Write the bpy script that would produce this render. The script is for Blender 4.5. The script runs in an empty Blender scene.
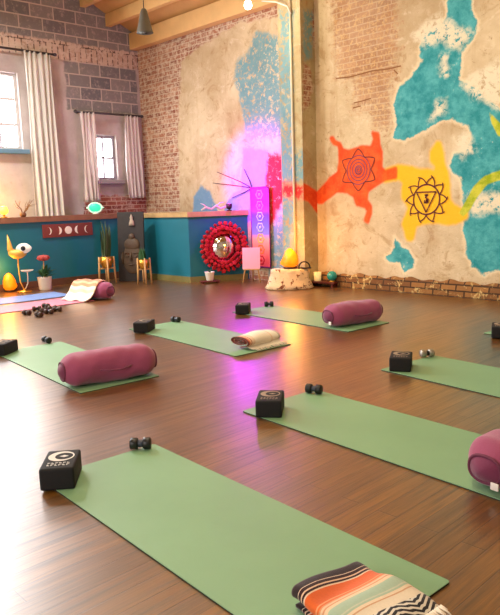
import bpy, bmesh, math, random
import numpy as np
from mathutils import Vector, Matrix
random.seed(7)
PI = math.pi
R = math.radians
C = bpy.context.scene.collection

# ------------------------------------------------------------------ camera
F, PITCH, ROLL, EYE = 659.48, 0.158748, -0.033158, 1.2219
YAW = R(-46.3)
EX = np.array([math.cos(YAW), math.sin(YAW)])     # room x axis in the camera's plan frame
EY = np.array([-math.sin(YAW), math.cos(YAW)])


def to_room(v):
    return Vector((v[0]*EX[0]+v[1]*EX[1], v[0]*EY[0]+v[1]*EY[1], v[2]))


cp, sp, cr, sr = math.cos(PITCH), math.sin(PITCH), math.cos(ROLL), math.sin(ROLL)
_r, _u, _f = np.array([1., 0, 0]), np.array([0, sp, cp]), np.array([0, cp, -sp])
_right, _up = cr*_r+sr*_u, -sr*_r+cr*_u
cam_d = bpy.data.cameras.new('camera')
cam = bpy.data.objects.new('camera', cam_d)
C.objects.link(cam)
cam_d.sensor_fit = 'HORIZONTAL'
cam_d.sensor_width = 36.0
cam_d.lens = 36.0*F/500.0
cam_d.clip_start = .05
m3 = Matrix((to_room(_right), to_room(_up), to_room(-_f))).transposed()
cam.matrix_world = Matrix.Translation((0, 0, EYE)) @ m3.to_4x4()
bpy.context.scene.camera = cam

# ------------------------------------------------------------------ world, exposure, lights
sc = bpy.context.scene
sc.view_settings.view_transform = 'Standard'
sc.view_settings.look = 'None'
sc.view_settings.gamma = 1.0
sc.view_settings.use_curve_mapping = False
sc.view_settings.exposure = 0.22
sc.cycles.use_denoising = True
sc.cycles.max_bounces = 8
sc.cycles.sample_clamp_indirect = 6.0
wd = bpy.data.worlds.new('sky')
sc.world = wd
wd.use_nodes = True
wd.node_tree.nodes['Background'].inputs[0].default_value = (.75, .85, 1.0, 1)
wd.node_tree.nodes['Background'].inputs[1].default_value = 1.5


def lin(c):
    out = []
    for v in c[:3]:
        v = v/255.0
        out.append(v/12.92 if v <= .04045 else ((v+.055)/1.055)**2.4)
    return (*out, 1.0)


def lamp(name, kind, loc, energy, color, size=.1, rot=None, size_y=None, target=None, spot=None):
    d = bpy.data.lights.new(name, kind)
    d.energy = energy
    d.color = color
    if kind == 'AREA':
        d.size = size
        if size_y:
            d.shape = 'RECTANGLE'
            d.size_y = size_y
    else:
        d.shadow_soft_size = size
    if spot:
        d.spot_size = R(spot)
        d.spot_blend = .6
    o = bpy.data.objects.new(name, d)
    C.objects.link(o)
    o.location = loc
    if target is not None:
        o.rotation_euler = (Vector(target)-Vector(loc)).to_track_quat('-Z', 'Y').to_euler()
    return o


WARM = (1.0, .82, .58)
# warm ceiling spots that wash the mural wall
for k, (x, y) in enumerate([(-5.2, 4.9), (-3.6, 4.7), (-2.0, 4.6), (-.4, 4.6)]):
    lamp('ceiling_spot', 'SPOT', (x, y, 4.3), (10, 74, 80, 84)[k], WARM, .12, target=(x-.2, 7.3, 1.5), spot=95)
# unseen lamps over the floor: added neutral fill for the window wall, rest warm
for x, y, en, co in [(-8.6, 2.8, 195, (1, .97, .94)), (-4.6, 3.0, 45, (1.0, .82, .52)), (-2.2, 2.6, 45, (1.0, .82, .52)), (-1.2, .6, 25, (1.0, .86, .66))]:
    lamp('ceiling_fill_lamp', 'AREA', (x, y, 4.2), en, co, .6)
# unseen fill panels, added to brighten the room from behind and the left
lamp('rear_fill_light', 'AREA', (-2.0, -3.6, 2.0), 170, (1, .97, .93), 5.0, size_y=2.6, target=(-3.0, 4, 1.0))
lamp('side_fill_light', 'AREA', (-10.1, 1.0, 2.6), 160, (.95, .97, 1.0), 3.4, size_y=1.8, target=(-3, 1.6, .2))
# violet light fixture beside the banner
VIOLET = (.62, .0, 1.0)
lamp('violet_uplight', 'POINT', (-7.28, 6.78, 1.50), 30, VIOLET, .05)
lamp('violet_uplight', 'SPOT', (-7.6, 6.2, 1.75), 210, (1.0, .0, .72), .08, target=(-7.4, 7.3, 1.62), spot=86)


# ------------------------------------------------------------------ point helpers
def ray(px, py):
    x, y = px-250, py-307.5
    x, y = cr*x+sr*y, -sr*x+cr*y
    return to_room(np.array([x/F, cp-(y/F)*sp, -sp-(y/F)*cp]))


def fl(px, py, z=0.0):
    d = ray(px, py)
    return Vector((0, 0, EYE))+d*((z-EYE)/d.z)


def on_x(px, py, x):
    d = ray(px, py)
    return Vector((0, 0, EYE))+d*(x/d.x)


def on_y(px, py, y):
    d = ray(px, py)
    return Vector((0, 0, EYE))+d*(y/d.y)


# ------------------------------------------------------------------ node helpers
def new_mat(name):
    m = bpy.data.materials.new(name)
    m.use_nodes = True
    nt = m.node_tree
    return m, nt, nt.nodes['Principled BSDF']


def nd(nt, t, **kw):
    n = nt.nodes.new(t)
    for k, v in kw.items():
        if k.startswith('i_'):
            key = k[2:]
            n.inputs[int(key) if key.isdigit() else key.replace('_', ' ')].default_value = v
        else:
            setattr(n, k, v)
    return n


def mix(nt, fac, a, b, blend='MIX'):
    n = nt.nodes.new('ShaderNodeMix')
    n.data_type = 'RGBA'
    n.blend_type = blend
    for sock, v in ((n.inputs[0], fac), (n.inputs[6], a), (n.inputs[7], b)):
        if isinstance(v, (tuple, float, int)):
            sock.default_value = v
        else:
            nt.links.new(v, sock)
    return n.outputs[2]


def math_n(nt, op, a, b=0.0, clamp=False):
    n = nt.nodes.new('ShaderNodeMath')
    n.operation = op
    n.use_clamp = clamp
    for s, v in ((n.inputs[0], a), (n.inputs[1], b)):
        if isinstance(v, (int, float)):
            s.default_value = v
        else:
            nt.links.new(v, s)
    return n.outputs[0]


def ramp_range(nt, v, lo, hi):
    n = nd(nt, 'ShaderNodeMapRange')
    n.interpolation_type = 'SMOOTHSTEP'
    n.inputs[1].default_value = lo
    n.inputs[2].default_value = hi
    nt.links.new(v, n.inputs[0])
    return n.outputs[0]


def noise(nt, scale, detail=4, rough=.6, vec=None, dist=0.0):
    n = nd(nt, 'ShaderNodeTexNoise')
    n.inputs['Scale'].default_value = scale
    n.inputs['Detail'].default_value = detail
    n.inputs['Roughness'].default_value = rough
    n.inputs['Distortion'].default_value = dist
    if vec is not None:
        nt.links.new(vec, n.inputs['Vector'])
    return n.outputs[0]


def bump(nt, bsdf, h, strength=.3, dist=.01):
    b = nd(nt, 'ShaderNodeBump')
    b.inputs['Strength'].default_value = strength
    b.inputs['Distance'].default_value = dist
    nt.links.new(h, b.inputs['Height'])
    nt.links.new(b.outputs[0], bsdf.inputs['Normal'])


def coords(nt, order='object', comb=None):
    tc = nd(nt, 'ShaderNodeTexCoord')
    v = tc.outputs['Object']
    if comb is None:
        return v
    s = nd(nt, 'ShaderNodeSeparateXYZ')
    nt.links.new(v, s.inputs[0])
    c = nd(nt, 'ShaderNodeCombineXYZ')
    for i, ax in enumerate(comb):
        if ax in 'xyz':
            nt.links.new(s.outputs['xyz'.index(ax)], c.inputs[i])
        elif ax == 's':
            nt.links.new(math_n(nt, 'ADD', s.outputs[0], s.outputs[1]), c.inputs[i])
    return c.outputs[0]


MATS = {}


def mat(name, c, rough=.6, metal=0.0, var=.18, scale=18.0, bmp=.15, bscale=60.0, spec=.5, emis=None, estr=0.0,
        sheen=0.0, trans=0.0, coat=0.0):
    if name in MATS:
        return MATS[name]
    m, nt, b = new_mat(name)
    v = coords(nt)
    col = lin(c)
    dark = tuple(x*(1-var) for x in col[:3])+(1,)
    light = tuple(min(1, x*(1+var)) for x in col[:3])+(1,)
    nt.links.new(mix(nt, noise(nt, scale, vec=v), dark, light), b.inputs['Base Color'])
    b.inputs['Roughness'].default_value = rough
    b.inputs['Metallic'].default_value = metal
    b.inputs['Specular IOR Level'].default_value = spec
    b.inputs['Sheen Weight'].default_value = sheen
    b.inputs['Transmission Weight'].default_value = trans
    b.inputs['Coat Weight'].default_value = coat
    if emis:
        b.inputs['Emission Color'].default_value = lin(emis)
        b.inputs['Emission Strength'].default_value = estr
    if bmp:
        bump(nt, b, noise(nt, bscale, vec=v), bmp, .006)
    MATS[name] = m
    return m


# ------------------------------------------------------------------ mesh helpers
class MB:
    """collects shapes; build() links them as one mesh object"""

    def __init__(self):
        self.bm = bmesh.new()
        self.mi = 0

    def _fin(self, verts, faces, smooth):
        vs = [self.bm.verts.new(v) for v in verts]
        for f in faces:
            try:
                fc = self.bm.faces.new([vs[i] for i in f])
                fc.material_index = self.mi
                fc.smooth = smooth
            except ValueError:
                pass
        return vs

    def box(self, c, s, rot=0.0, bevel=0.0, tilt=None):
        t = bmesh.new()
        bmesh.ops.create_cube(t, size=1)
        for v in t.verts:
            v.co = Vector((v.co.x*s[0], v.co.y*s[1], v.co.z*s[2]))
        if bevel:
            bmesh.ops.bevel(t, geom=t.edges[:], offset=bevel, segments=3, affect='EDGES', profile=.6)
        M = Matrix.Translation(c) @ Matrix.Rotation(rot, 4, 'Z')
        if tilt is not None:
            M = M @ tilt
        self._merge(t, M, bool(bevel))
        return self

    def _merge(self, t, M, smooth):
        t.verts.index_update()
        vs = [M @ v.co for v in t.verts]
        fs = [[v.index for v in f.verts] for f in t.faces]
        t.free()
        self._fin(vs, fs, smooth)

    def lathe(self, prof, c=(0, 0, 0), seg=24, M=None, wob=None, cap=True):
        vs, fs = [], []
        n = len(prof)
        for k in range(seg):
            a = 2*PI*k/seg
            for i, (r, z) in enumerate(prof):
                rr = r*(wob(a, z) if wob else 1.0)
                p = Vector((rr*math.cos(a), rr*math.sin(a), z))
                if M is not None:
                    p = M @ p
                vs.append(p+Vector(c))
        for k in range(seg):
            k2 = (k+1) % seg
            for i in range(n-1):
                fs.append([k*n+i, k2*n+i, k2*n+i+1, k*n+i+1])
        if cap:
            if prof[0][0] > 1e-5:
                fs.append([k*n for k in range(seg)][::-1])
            if prof[-1][0] > 1e-5:
                fs.append([k*n+n-1 for k in range(seg)])
        vv = self._fin(vs, fs, True)
        bmesh.ops.remove_doubles(self.bm, verts=vv, dist=1e-6)
        return self

    def tube(self, pts, r, seg=10, cap=True):
        pts = [Vector(p) for p in pts]
        rs = r if isinstance(r, (list, tuple)) else [r]*len(pts)
        vs, fs = [], []
        up = None
        for i, p in enumerate(pts):
            d = (pts[min(i+1, len(pts)-1)]-pts[max(i-1, 0)]).normalized()
            if up is None:
                up = d.orthogonal().normalized()
            up = (up-d*up.dot(d)).normalized()
            s = d.cross(up)
            for k in range(seg):
                a = 2*PI*k/seg
                vs.append(p+(up*math.cos(a)+s*math.sin(a))*rs[i])
        for i in range(len(pts)-1):
            for k in range(seg):
                k2 = (k+1) % seg
                fs.append([i*seg+k, i*seg+k2, (i+1)*seg+k2, (i+1)*seg+k])
        if cap:
            fs.append(list(range(seg))[::-1])
            fs.append([(len(pts)-1)*seg+k for k in range(seg)])
        self._fin(vs, fs, True)
        return self

    def grid(self, fn, nu, nv, closed_u=False):
        vs, fs = [], []
        for i in range(nu):
            for j in range(nv):
                vs.append(fn(i/(nu if closed_u else nu-1), j/(nv-1)))
        for i in range(nu if closed_u else nu-1):
            i2 = (i+1) % nu
            for j in range(nv-1):
                fs.append([i*nv+j, i2*nv+j, i2*nv+j+1, i*nv+j+1])
        self._fin(vs, fs, True)
        return self

    def prism(self, poly, h0, h1, M=None):
        n = len(poly)
        vs = [Vector((x, y, h0)) for x, y in poly]+[Vector((x, y, h1)) for x, y in poly]
        if M is not None:
            vs = [M @ v for v in vs]
        fs = [list(range(n))[::-1], list(range(n, 2*n))]
        for i in range(n):
            j = (i+1) % n
            fs.append([i, j, n+j, n+i])
        self._fin(vs, fs, False)
        return self

    def build(self, name, m, parent=None, recalc=True):
        if recalc:
            bmesh.ops.recalc_face_normals(self.bm, faces=self.bm.faces[:])
        me = bpy.data.meshes.new(name)
        self.bm.to_mesh(me)
        self.bm.free()
        for x in (m if isinstance(m, (list, tuple)) else [m]):
            me.materials.append(x)
        o = bpy.data.objects.new(name, me)
        C.objects.link(o)
        if parent is not None:
            o.parent = parent
        return o


def tag(o, label, cat, group=None, kind=None):
    o['label'] = label
    o['category'] = cat
    if group:
        o['group'] = group
    if kind:
        o['kind'] = kind
    return o


def thing(name, label, cat, loc=(0, 0, 0), rz=0.0, group=None):
    o = bpy.data.objects.new(name, None)
    C.objects.link(o)
    o.location = loc
    o.rotation_euler = (0, 0, rz)
    o.empty_display_size = .1
    return tag(o, label, cat, group)


def struct(o):
    o['kind'] = 'structure'
    return o


def copy_thing(src, loc, rz, label, name=None):
    kids = list(src.children)
    r = src.copy()
    C.objects.link(r)
    r.location = loc
    r.rotation_euler = (0, 0, rz)
    r['label'] = label
    for ch in kids:
        subs = list(ch.children)
        c = ch.copy()
        C.objects.link(c)
        c.parent = r
        for g in subs:
            d = g.copy()
            C.objects.link(d)
            d.parent = c
    return r


# ------------------------------------------------------------------ room numbers
XL, YW = -10.38, 7.31          # window wall, mural wall
XP, YP = -9.75, 6.45           # low teal wall in front of both
XR, YF = 4.0, -4.0
ZC = 5.6


def roof_z(y):
    return 4.21+max(0.0, min(7.31-y, 2.6))*.5


# ------------------------------------------------------------------ floor
def floor_mat():
    m, nt, b = new_mat('plank_floor')
    v = coords(nt, comb='yx')
    br = nd(nt, 'ShaderNodeTexBrick')
    nt.links.new(v, br.inputs['Vector'])
    br.offset = .37
    br.inputs['Scale'].default_value = 1
    br.inputs['Brick Width'].default_value = 1.25
    br.inputs['Row Height'].default_value = .09
    br.inputs['Mortar Size'].default_value = .0022
    br.inputs['Mortar Smooth'].default_value = .3
    br.inputs['Bias'].default_value = 0
    br.inputs['Color1'].default_value = lin((98, 60, 14))
    br.inputs['Color2'].default_value = lin((128, 82, 22))
    br.inputs['Mortar'].default_value = lin((58, 36, 20))
    mp = nd(nt, 'ShaderNodeMapping')
    mp.inputs['Scale'].default_value = (1.6, 38, 1)
    nt.links.new(v, mp.inputs[0])
    g = noise(nt, 1.0, 6, .65, mp.outputs[0], .6)
    col = mix(nt, ramp_range(nt, g, .35, .75), br.outputs[0], lin((60, 36, 8)))
    g2 = noise(nt, 2.2, 3, .5, mp.outputs[0])
    col = mix(nt, math_n(nt, 'MULTIPLY', ramp_range(nt, g2, .45, .8), .35), col, lin((150, 100, 32)))
    nt.links.new(col, b.inputs['Base Color'])
    rr = nd(nt, 'ShaderNodeMapRange')
    rr.inputs[3].default_value = .20
    rr.inputs[4].default_value = .50
    nt.links.new(g, rr.inputs[0])
    nt.links.new(rr.outputs[0], b.inputs['Roughness'])
    b.inputs['Specular IOR Level'].default_value = .8
    b.inputs['Coat Weight'].default_value = .8
    b.inputs['Coat Roughness'].default_value = .30
    hh = math_n(nt, 'SUBTRACT', math_n(nt, 'MULTIPLY', g, .5), br.outputs['Fac'])
    bump(nt, b, hh, .8, .005)
    return m


struct(MB().box(((XL+XR)/2, (YW+YF)/2, -.05), (XR-XL+.6, YW-YF+.6, .1)).build('floor', floor_mat()))


# ------------------------------------------------------------------ mural wall
def sdf(P, poly):
    """signed distance, positive inside"""
    P = np.asarray(P)
    poly = np.asarray(poly, float)
    n = len(poly)
    d2 = np.full(len(P), 1e9)
    ins = np.zeros(len(P), bool)
    for i in range(n):
        a, b = poly[i], poly[(i+1) % n]
        ab = b-a
        t = np.clip(((P-a) @ ab)/max(ab @ ab, 1e-12), 0, 1)
        q = a+t[:, None]*ab
        d2 = np.minimum(d2, ((P-q)**2).sum(1))
        if abs(b[1]-a[1]) > 1e-12:
            c = ((a[1] > P[:, 1]) != (b[1] > P[:, 1])) & (P[:, 0] < (b[0]-a[0])*(P[:, 1]-a[1])/(b[1]-a[1])+a[0])
            ins ^= c
    d = np.sqrt(d2)
    return np.clip(np.where(ins, d, -d), -.5, .5)


def sdf_any(P, polys):
    out = np.full(len(P), -.5)
    for p in polys:
        out = np.maximum(out, sdf(P, p))
    return out


def zx(poly, x0, y0, s):
    return [(x0+x/s, y0+y/s) for x, y in poly]


TEAL = [
    [(452, -20), (447, 15), (440, 25), (424, 35), (419, 50), (422, 60), (410, 78), (398, 88), (394, 105), (396, 125),
     (393, 138), (405, 141), (420, 133), (437, 123), (452, 119), (466, 124), (474, 137), (466, 148), (455, 155),
     (449, 166), (453, 172), (460, 178), (464, 190), (462, 214), (466, 240), (467, 255), (472, 268), (482, 275),
     (498, 270), (545, 276), (545, 130), (500, 110), (478, 90), (460, 80), (462, 52), (474, 38), (478, 22), (471, 10), (470, -20)],
    zx([(222, 282), (240, 308), (262, 320), (275, 340), (272, 362), (250, 372), (238, 352), (215, 345), (200, 335), (218, 318)], 310, 130, 2.63),
]
ORANGE = [
    zx([(40, 55), (60, 85), (92, 100), (98, 140), (100, 220), (88, 285), (40, 320), (0, 370), (-55, 425), (-55, 480),
        (-20, 480), (20, 450), (80, 405), (150, 410), (195, 440), (215, 495), (270, 510), (290, 540), (270, 600), (285, 612),
        (302, 560), (305, 510), (275, 470), (280, 410), (330, 372), (400, 325), (470, 312), (470, 260), (400, 280), (372, 250),
        (376, 150), (362, 110), (352, 30), (320, 20), (332, 60), (310, 118), (240, 115), (160, 145), (118, 132), (98, 92), (66, 80), (50, 52)],
       325, 130, 6.67),
]
YELLOW = [
    zx([(-30, 215), (60, 185), (130, 195), (200, 215), (260, 215), (310, 225), (320, 170), (285, 130), (285, 80), (320, 30),
        (330, 60), (342, 100), (352, 180), (372, 230), (382, 300), (382, 400), (420, 450), (480, 478), (500, 470), (500, 510),
        (440, 540), (380, 545), (300, 535), (220, 540), (165, 560), (150, 620), (140, 655), (125, 650), (112, 600), (95, 560), (120, 500), (140, 450),
        (95, 380), (100, 280), (60, 245), (-30, 262)], 390, 140, 6.67),
]
GREEN = [
    [(459, 213), (466, 200), (474, 186), (484, 176), (500, 170), (545, 164), (545, 178), (500, 180), (487, 185), (478, 196), (470, 210), (463, 217)],
    [(489, 112), (495, 118), (504, 126), (514, 140), (498, 136), (492, 124)],
]
DENSE = [
    [(243, 148), (266, 150), (268, 158), (265, 195), (252, 222), (222, 222), (226, 204), (233, 193), (241, 190)],
    [(192, 222), (194, 197), (201, 186), (209, 190), (216, 206), (220, 222)],
]
WORN = [
    [(412, 34), (425, 22), (440, 14), (456, 26), (472, 34), (460, 50), (440, 42), (424, 46)],
    [(462, 84), (478, 70), (500, 60), (545, 60), (545, 112), (500, 108), (474, 98)],
    [(466, 198), (486, 192), (545, 188), (545, 214), (500, 212), (472, 214)],
    [(440, 56), (448, 56), (448, 76), (441, 74)], [(436, 102), (446, 100), (446, 112), (430, 120)],
    [(452, 138), (466, 132), (476, 150), (462, 160)],
]
BLUE = [
    zx([(262, 5), (240, 70), (205, 100), (198, 150), (212, 200), (225, 260), (233, 330), (255, 348), (270, 335), (300, 330), (345, 330),
        (345, 30), (300, 10)], 170, 30, 3.07),
    [(272, 222), (280, 200), (284, 190), (284, 285), (270, 285), (268, 240)],
]
RED = [[(268, 154), (286, 154), (286, 200), (277, 212), (268, 240), (264, 230), (266, 186)]]
BRICK2 = [
    [(100, -10), (181, 5), (181, 75), (178, 130), (180, 230), (182, 300), (100, 300)],
    [(100, 20), (290, -20), (290, 16), (240, 22), (210, 40), (180, 62), (130, 70)],
]
BRICK3 = [
    zx([(100, -60), (410, -60), (410, 350), (385, 380), (390, 520), (395, 620), (300, 615), (285, 520), (205, 520), (215, 380), (130, 375)], 310, 0, 4.73),
]


def wall_poly(polys, y):
    out = []
    for p in polys:
        q = []
        for px, py in p:
            v = on_y(px, py, y)
            q.append((v.x, v.z))
        out.append(q)
    return out


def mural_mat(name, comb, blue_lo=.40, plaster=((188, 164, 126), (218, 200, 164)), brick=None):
    m, nt, b = new_mat(name)
    v = coords(nt)
    bv = coords(nt, comb=comb)

    def attr(n):
        a = nd(nt, 'ShaderNodeAttribute')
        a.attribute_name = n
        return a.outputs['Fac']
    n_big = noise(nt, 1.3, 5, .6, v)
    n_mid = noise(nt, 6, 6, .65, v)
    n_fine = noise(nt, 28, 6, .7, v)
    n_spk = noise(nt, 13, 8, .75, v, .4)
    n_blot = noise(nt, 3.2, 8, .72, v, 1.2)
    n_mid = math_n(nt, 'ADD', math_n(nt, 'MULTIPLY', n_mid, .6), math_n(nt, 'MULTIPLY', n_spk, .4))

    def mask(sd, n, amp, w):
        s = math_n(nt, 'ADD', sd, math_n(nt, 'MULTIPLY', math_n(nt, 'SUBTRACT', n, .5), amp))
        return ramp_range(nt, s, -w, w)
    # plaster
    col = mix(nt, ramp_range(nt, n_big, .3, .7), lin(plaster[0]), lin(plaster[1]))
    col = mix(nt, math_n(nt, 'MULTIPLY', ramp_range(nt, n_mid, .5, .75), .45), col, lin((232, 218, 186)))
    col = mix(nt, math_n(nt, 'MULTIPLY', ramp_range(nt, n_blot, .52, .66), .6), col, lin((166, 132, 88)))
    col = mix(nt, math_n(nt, 'MULTIPLY', ramp_range(nt, n_blot, .46, .34), .5), col, lin((226, 212, 182)))
    col = mix(nt, math_n(nt, 'MULTIPLY', ramp_range(nt, n_spk, .58, .68), .7), col, lin((142, 102, 62)))
    # vertical water stains
    mp = nd(nt, 'ShaderNodeMapping')
    mp.inputs['Scale'].default_value = (5, 5, .35)
    nt.links.new(v, mp.inputs[0])
    st = noise(nt, 1.0, 4, .6, mp.outputs[0])
    col = mix(nt, math_n(nt, 'MULTIPLY', ramp_range(nt, st, .55, .8), .4), col, lin((168, 128, 82)))
    # brick
    br = nd(nt, 'ShaderNodeTexBrick')
    nt.links.new(bv, br.inputs['Vector'])
    br.inputs['Scale'].default_value = 1
    br.inputs['Brick Width'].default_value = .215
    br.inputs['Row Height'].default_value = .073
    br.inputs['Mortar Size'].default_value = .008
    br.inputs['Mortar Smooth'].default_value = .4
    c1, c2, c3 = brick or ((140, 84, 64), (182, 128, 98), (200, 180, 152))
    br.inputs['Color1'].default_value = lin(c1)
    br.inputs['Color2'].default_value = lin(c2)
    br.inputs['Mortar'].default_value = lin(c3)
    bcol = mix(nt, math_n(nt, 'MULTIPLY', ramp_range(nt, n_spk, .45, .58), .75), br.outputs[0], lin((214, 196, 168)))
    mb = mask(attr('brick'), n_mid, .30, .03)
    col = mix(nt, mb, col, bcol)
    # faint brick showing through thin plaster
    mf = math_n(nt, 'MULTIPLY', mask(attr('thin'), n_spk, .9, .12), .68)
    fcol = mix(nt, ramp_range(nt, n_fine, .48, .64), mix(nt, .3, br.outputs[0], lin((176, 118, 64))), lin((208, 166, 108)))
    col = mix(nt, mf, col, fcol)
    # teal with a pale worn rim
    rim = math_n(nt, 'MULTIPLY', mask(math_n(nt, 'ADD', attr('teal'), .03), n_mid, .22, .03), .7)
    col = mix(nt, rim, col, lin((236, 222, 184)))
    tcol = mix(nt, ramp_range(nt, n_mid, .35, .65), lin((34, 134, 140)), lin((88, 176, 180)))
    worn = math_n(nt, 'MULTIPLY', ramp_range(nt, n_spk, .60, .68), ramp_range(nt, n_big, .46, .6))
    tcol = mix(nt, worn, tcol, lin((224, 220, 192)))
    col = mix(nt, mask(attr('teal'), n_mid, .22, .015), col, tcol)
    wm = math_n(nt, 'MULTIPLY', mask(attr('worn'), n_mid, .3, .06), ramp_range(nt, n_spk, .40, .50))
    col = mix(nt, wm, col, lin((226, 216, 186)))
    # speckled pale blue paint
    bl = mask(attr('blue'), n_mid, .25, .05)
    bcol2 = mix(nt, n_mid, lin((66, 122, 136)), lin((146, 180, 180)))
    col = mix(nt, math_n(nt, 'MULTIPLY', bl, ramp_range(nt, n_spk, blue_lo, blue_lo+.10)), col, bcol2)
    dcol = mix(nt, n_mid, lin((78, 122, 156)), lin((140, 172, 190)))
    col = mix(nt, math_n(nt, 'MULTIPLY', mask(attr('dense'), n_mid, .2, .03), ramp_range(nt, n_spk, .28, .40)), col, dcol)
    # red, orange, yellow, green paint
    rcol = mix(nt, n_mid, lin((196, 30, 40)), lin((226, 60, 50)))
    col = mix(nt, math_n(nt, 'MULTIPLY', mask(attr('red'), n_mid, .40, .06), ramp_range(nt, n_spk, .32, .46)), col, rcol)
    yc = mix(nt, n_big, lin((244, 178, 6)), lin((252, 196, 36)))
    col = mix(nt, math_n(nt, 'MULTIPLY', mask(math_n(nt, 'ADD', attr('yellow'), .045), n_mid, .07, .03), .96), col, yc)
    oc = mix(nt, ramp_range(nt, n_mid, .35, .7), lin((214, 62, 14)), lin((240, 104, 40)))
    col = mix(nt, math_n(nt, 'MULTIPLY', mask(math_n(nt, 'ADD', attr('orange'), .028), n_mid, .05, .02), .97), col, oc)
    gc = mix(nt, ramp_range(nt, n_mid, .4, .6), lin((150, 170, 30)), lin((206, 204, 70)))
    col = mix(nt, mask(attr('green'), n_mid, .03, .012), col, gc)
    nt.links.new(col, b.inputs['Base Color'])
    b.inputs['Roughness'].default_value = .85
    b.inputs['Specular IOR Level'].default_value = .25
    hb = math_n(nt, 'MULTIPLY', math_n(nt, 'MULTIPLY', br.outputs['Fac'], mb), -1.0)
    bump(nt, b, math_n(nt, 'ADD', math_n(nt, 'ADD', n_fine, n_spk), hb), .5, .012)
    return m


LAYERS = ('dense', 'worn', 'brick', 'thin', 'teal', 'blue', 'red', 'yellow', 'orange', 'green')


def set_attrs(o, vals):
    n = len(o.data.vertices)
    for k in LAYERS:
        a = o.data.attributes.new(k, 'FLOAT', 'POINT')
        a.data.foreach_set('value', np.asarray(vals.get(k, np.full(n, -.5)), dtype=np.float32))


def grid_mesh(us, vs, pos, skip=None):
    """vertices at pos(u, v); returns verts (list), faces"""
    verts = [pos(u, v) for u in us for v in vs]
    n = len(vs)
    faces = []
    for i in range(len(us)-1):
        for j in range(n-1):
            if skip and skip((us[i]+us[i+1])/2, (vs[j]+vs[j+1])/2):
                continue
            faces.append((i*n+j, (i+1)*n+j, (i+1)*n+j+1, i*n+j+1))
    return verts, faces


INK = mat('mural_ink', (92, 34, 24), .8, bmp=0)
INK2 = mat('mural_violet_ink', (120, 62, 88), .8, bmp=0)


def stroke(verts, faces, pts, w, y, mis, mi, closed=False):
    """a painted line as a thin raised ribbon on the wall plane (x, z)"""
    pts = [Vector((p[0], p[1])) for p in pts]
    n = len(pts)
    base = len(verts)
    for i, p in enumerate(pts):
        a = pts[(i-1) % n] if (closed or i > 0) else p
        c = pts[(i+1) % n] if (closed or i < n-1) else p
        d = (c-a)
        d = d.normalized() if d.length > 1e-9 else Vector((1, 0))
        nn = Vector((-d.y, d.x))*w/2
        verts.append((p.x+nn.x, y, p.y+nn.y))
        verts.append((p.x-nn.x, y, p.y-nn.y))
    m = n if closed else n-1
    for i in range(m):
        j = (i+1) % n
        faces.append((base+2*i, base+2*i+1, base+2*j+1, base+2*j))
        mis.append(mi)


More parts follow.
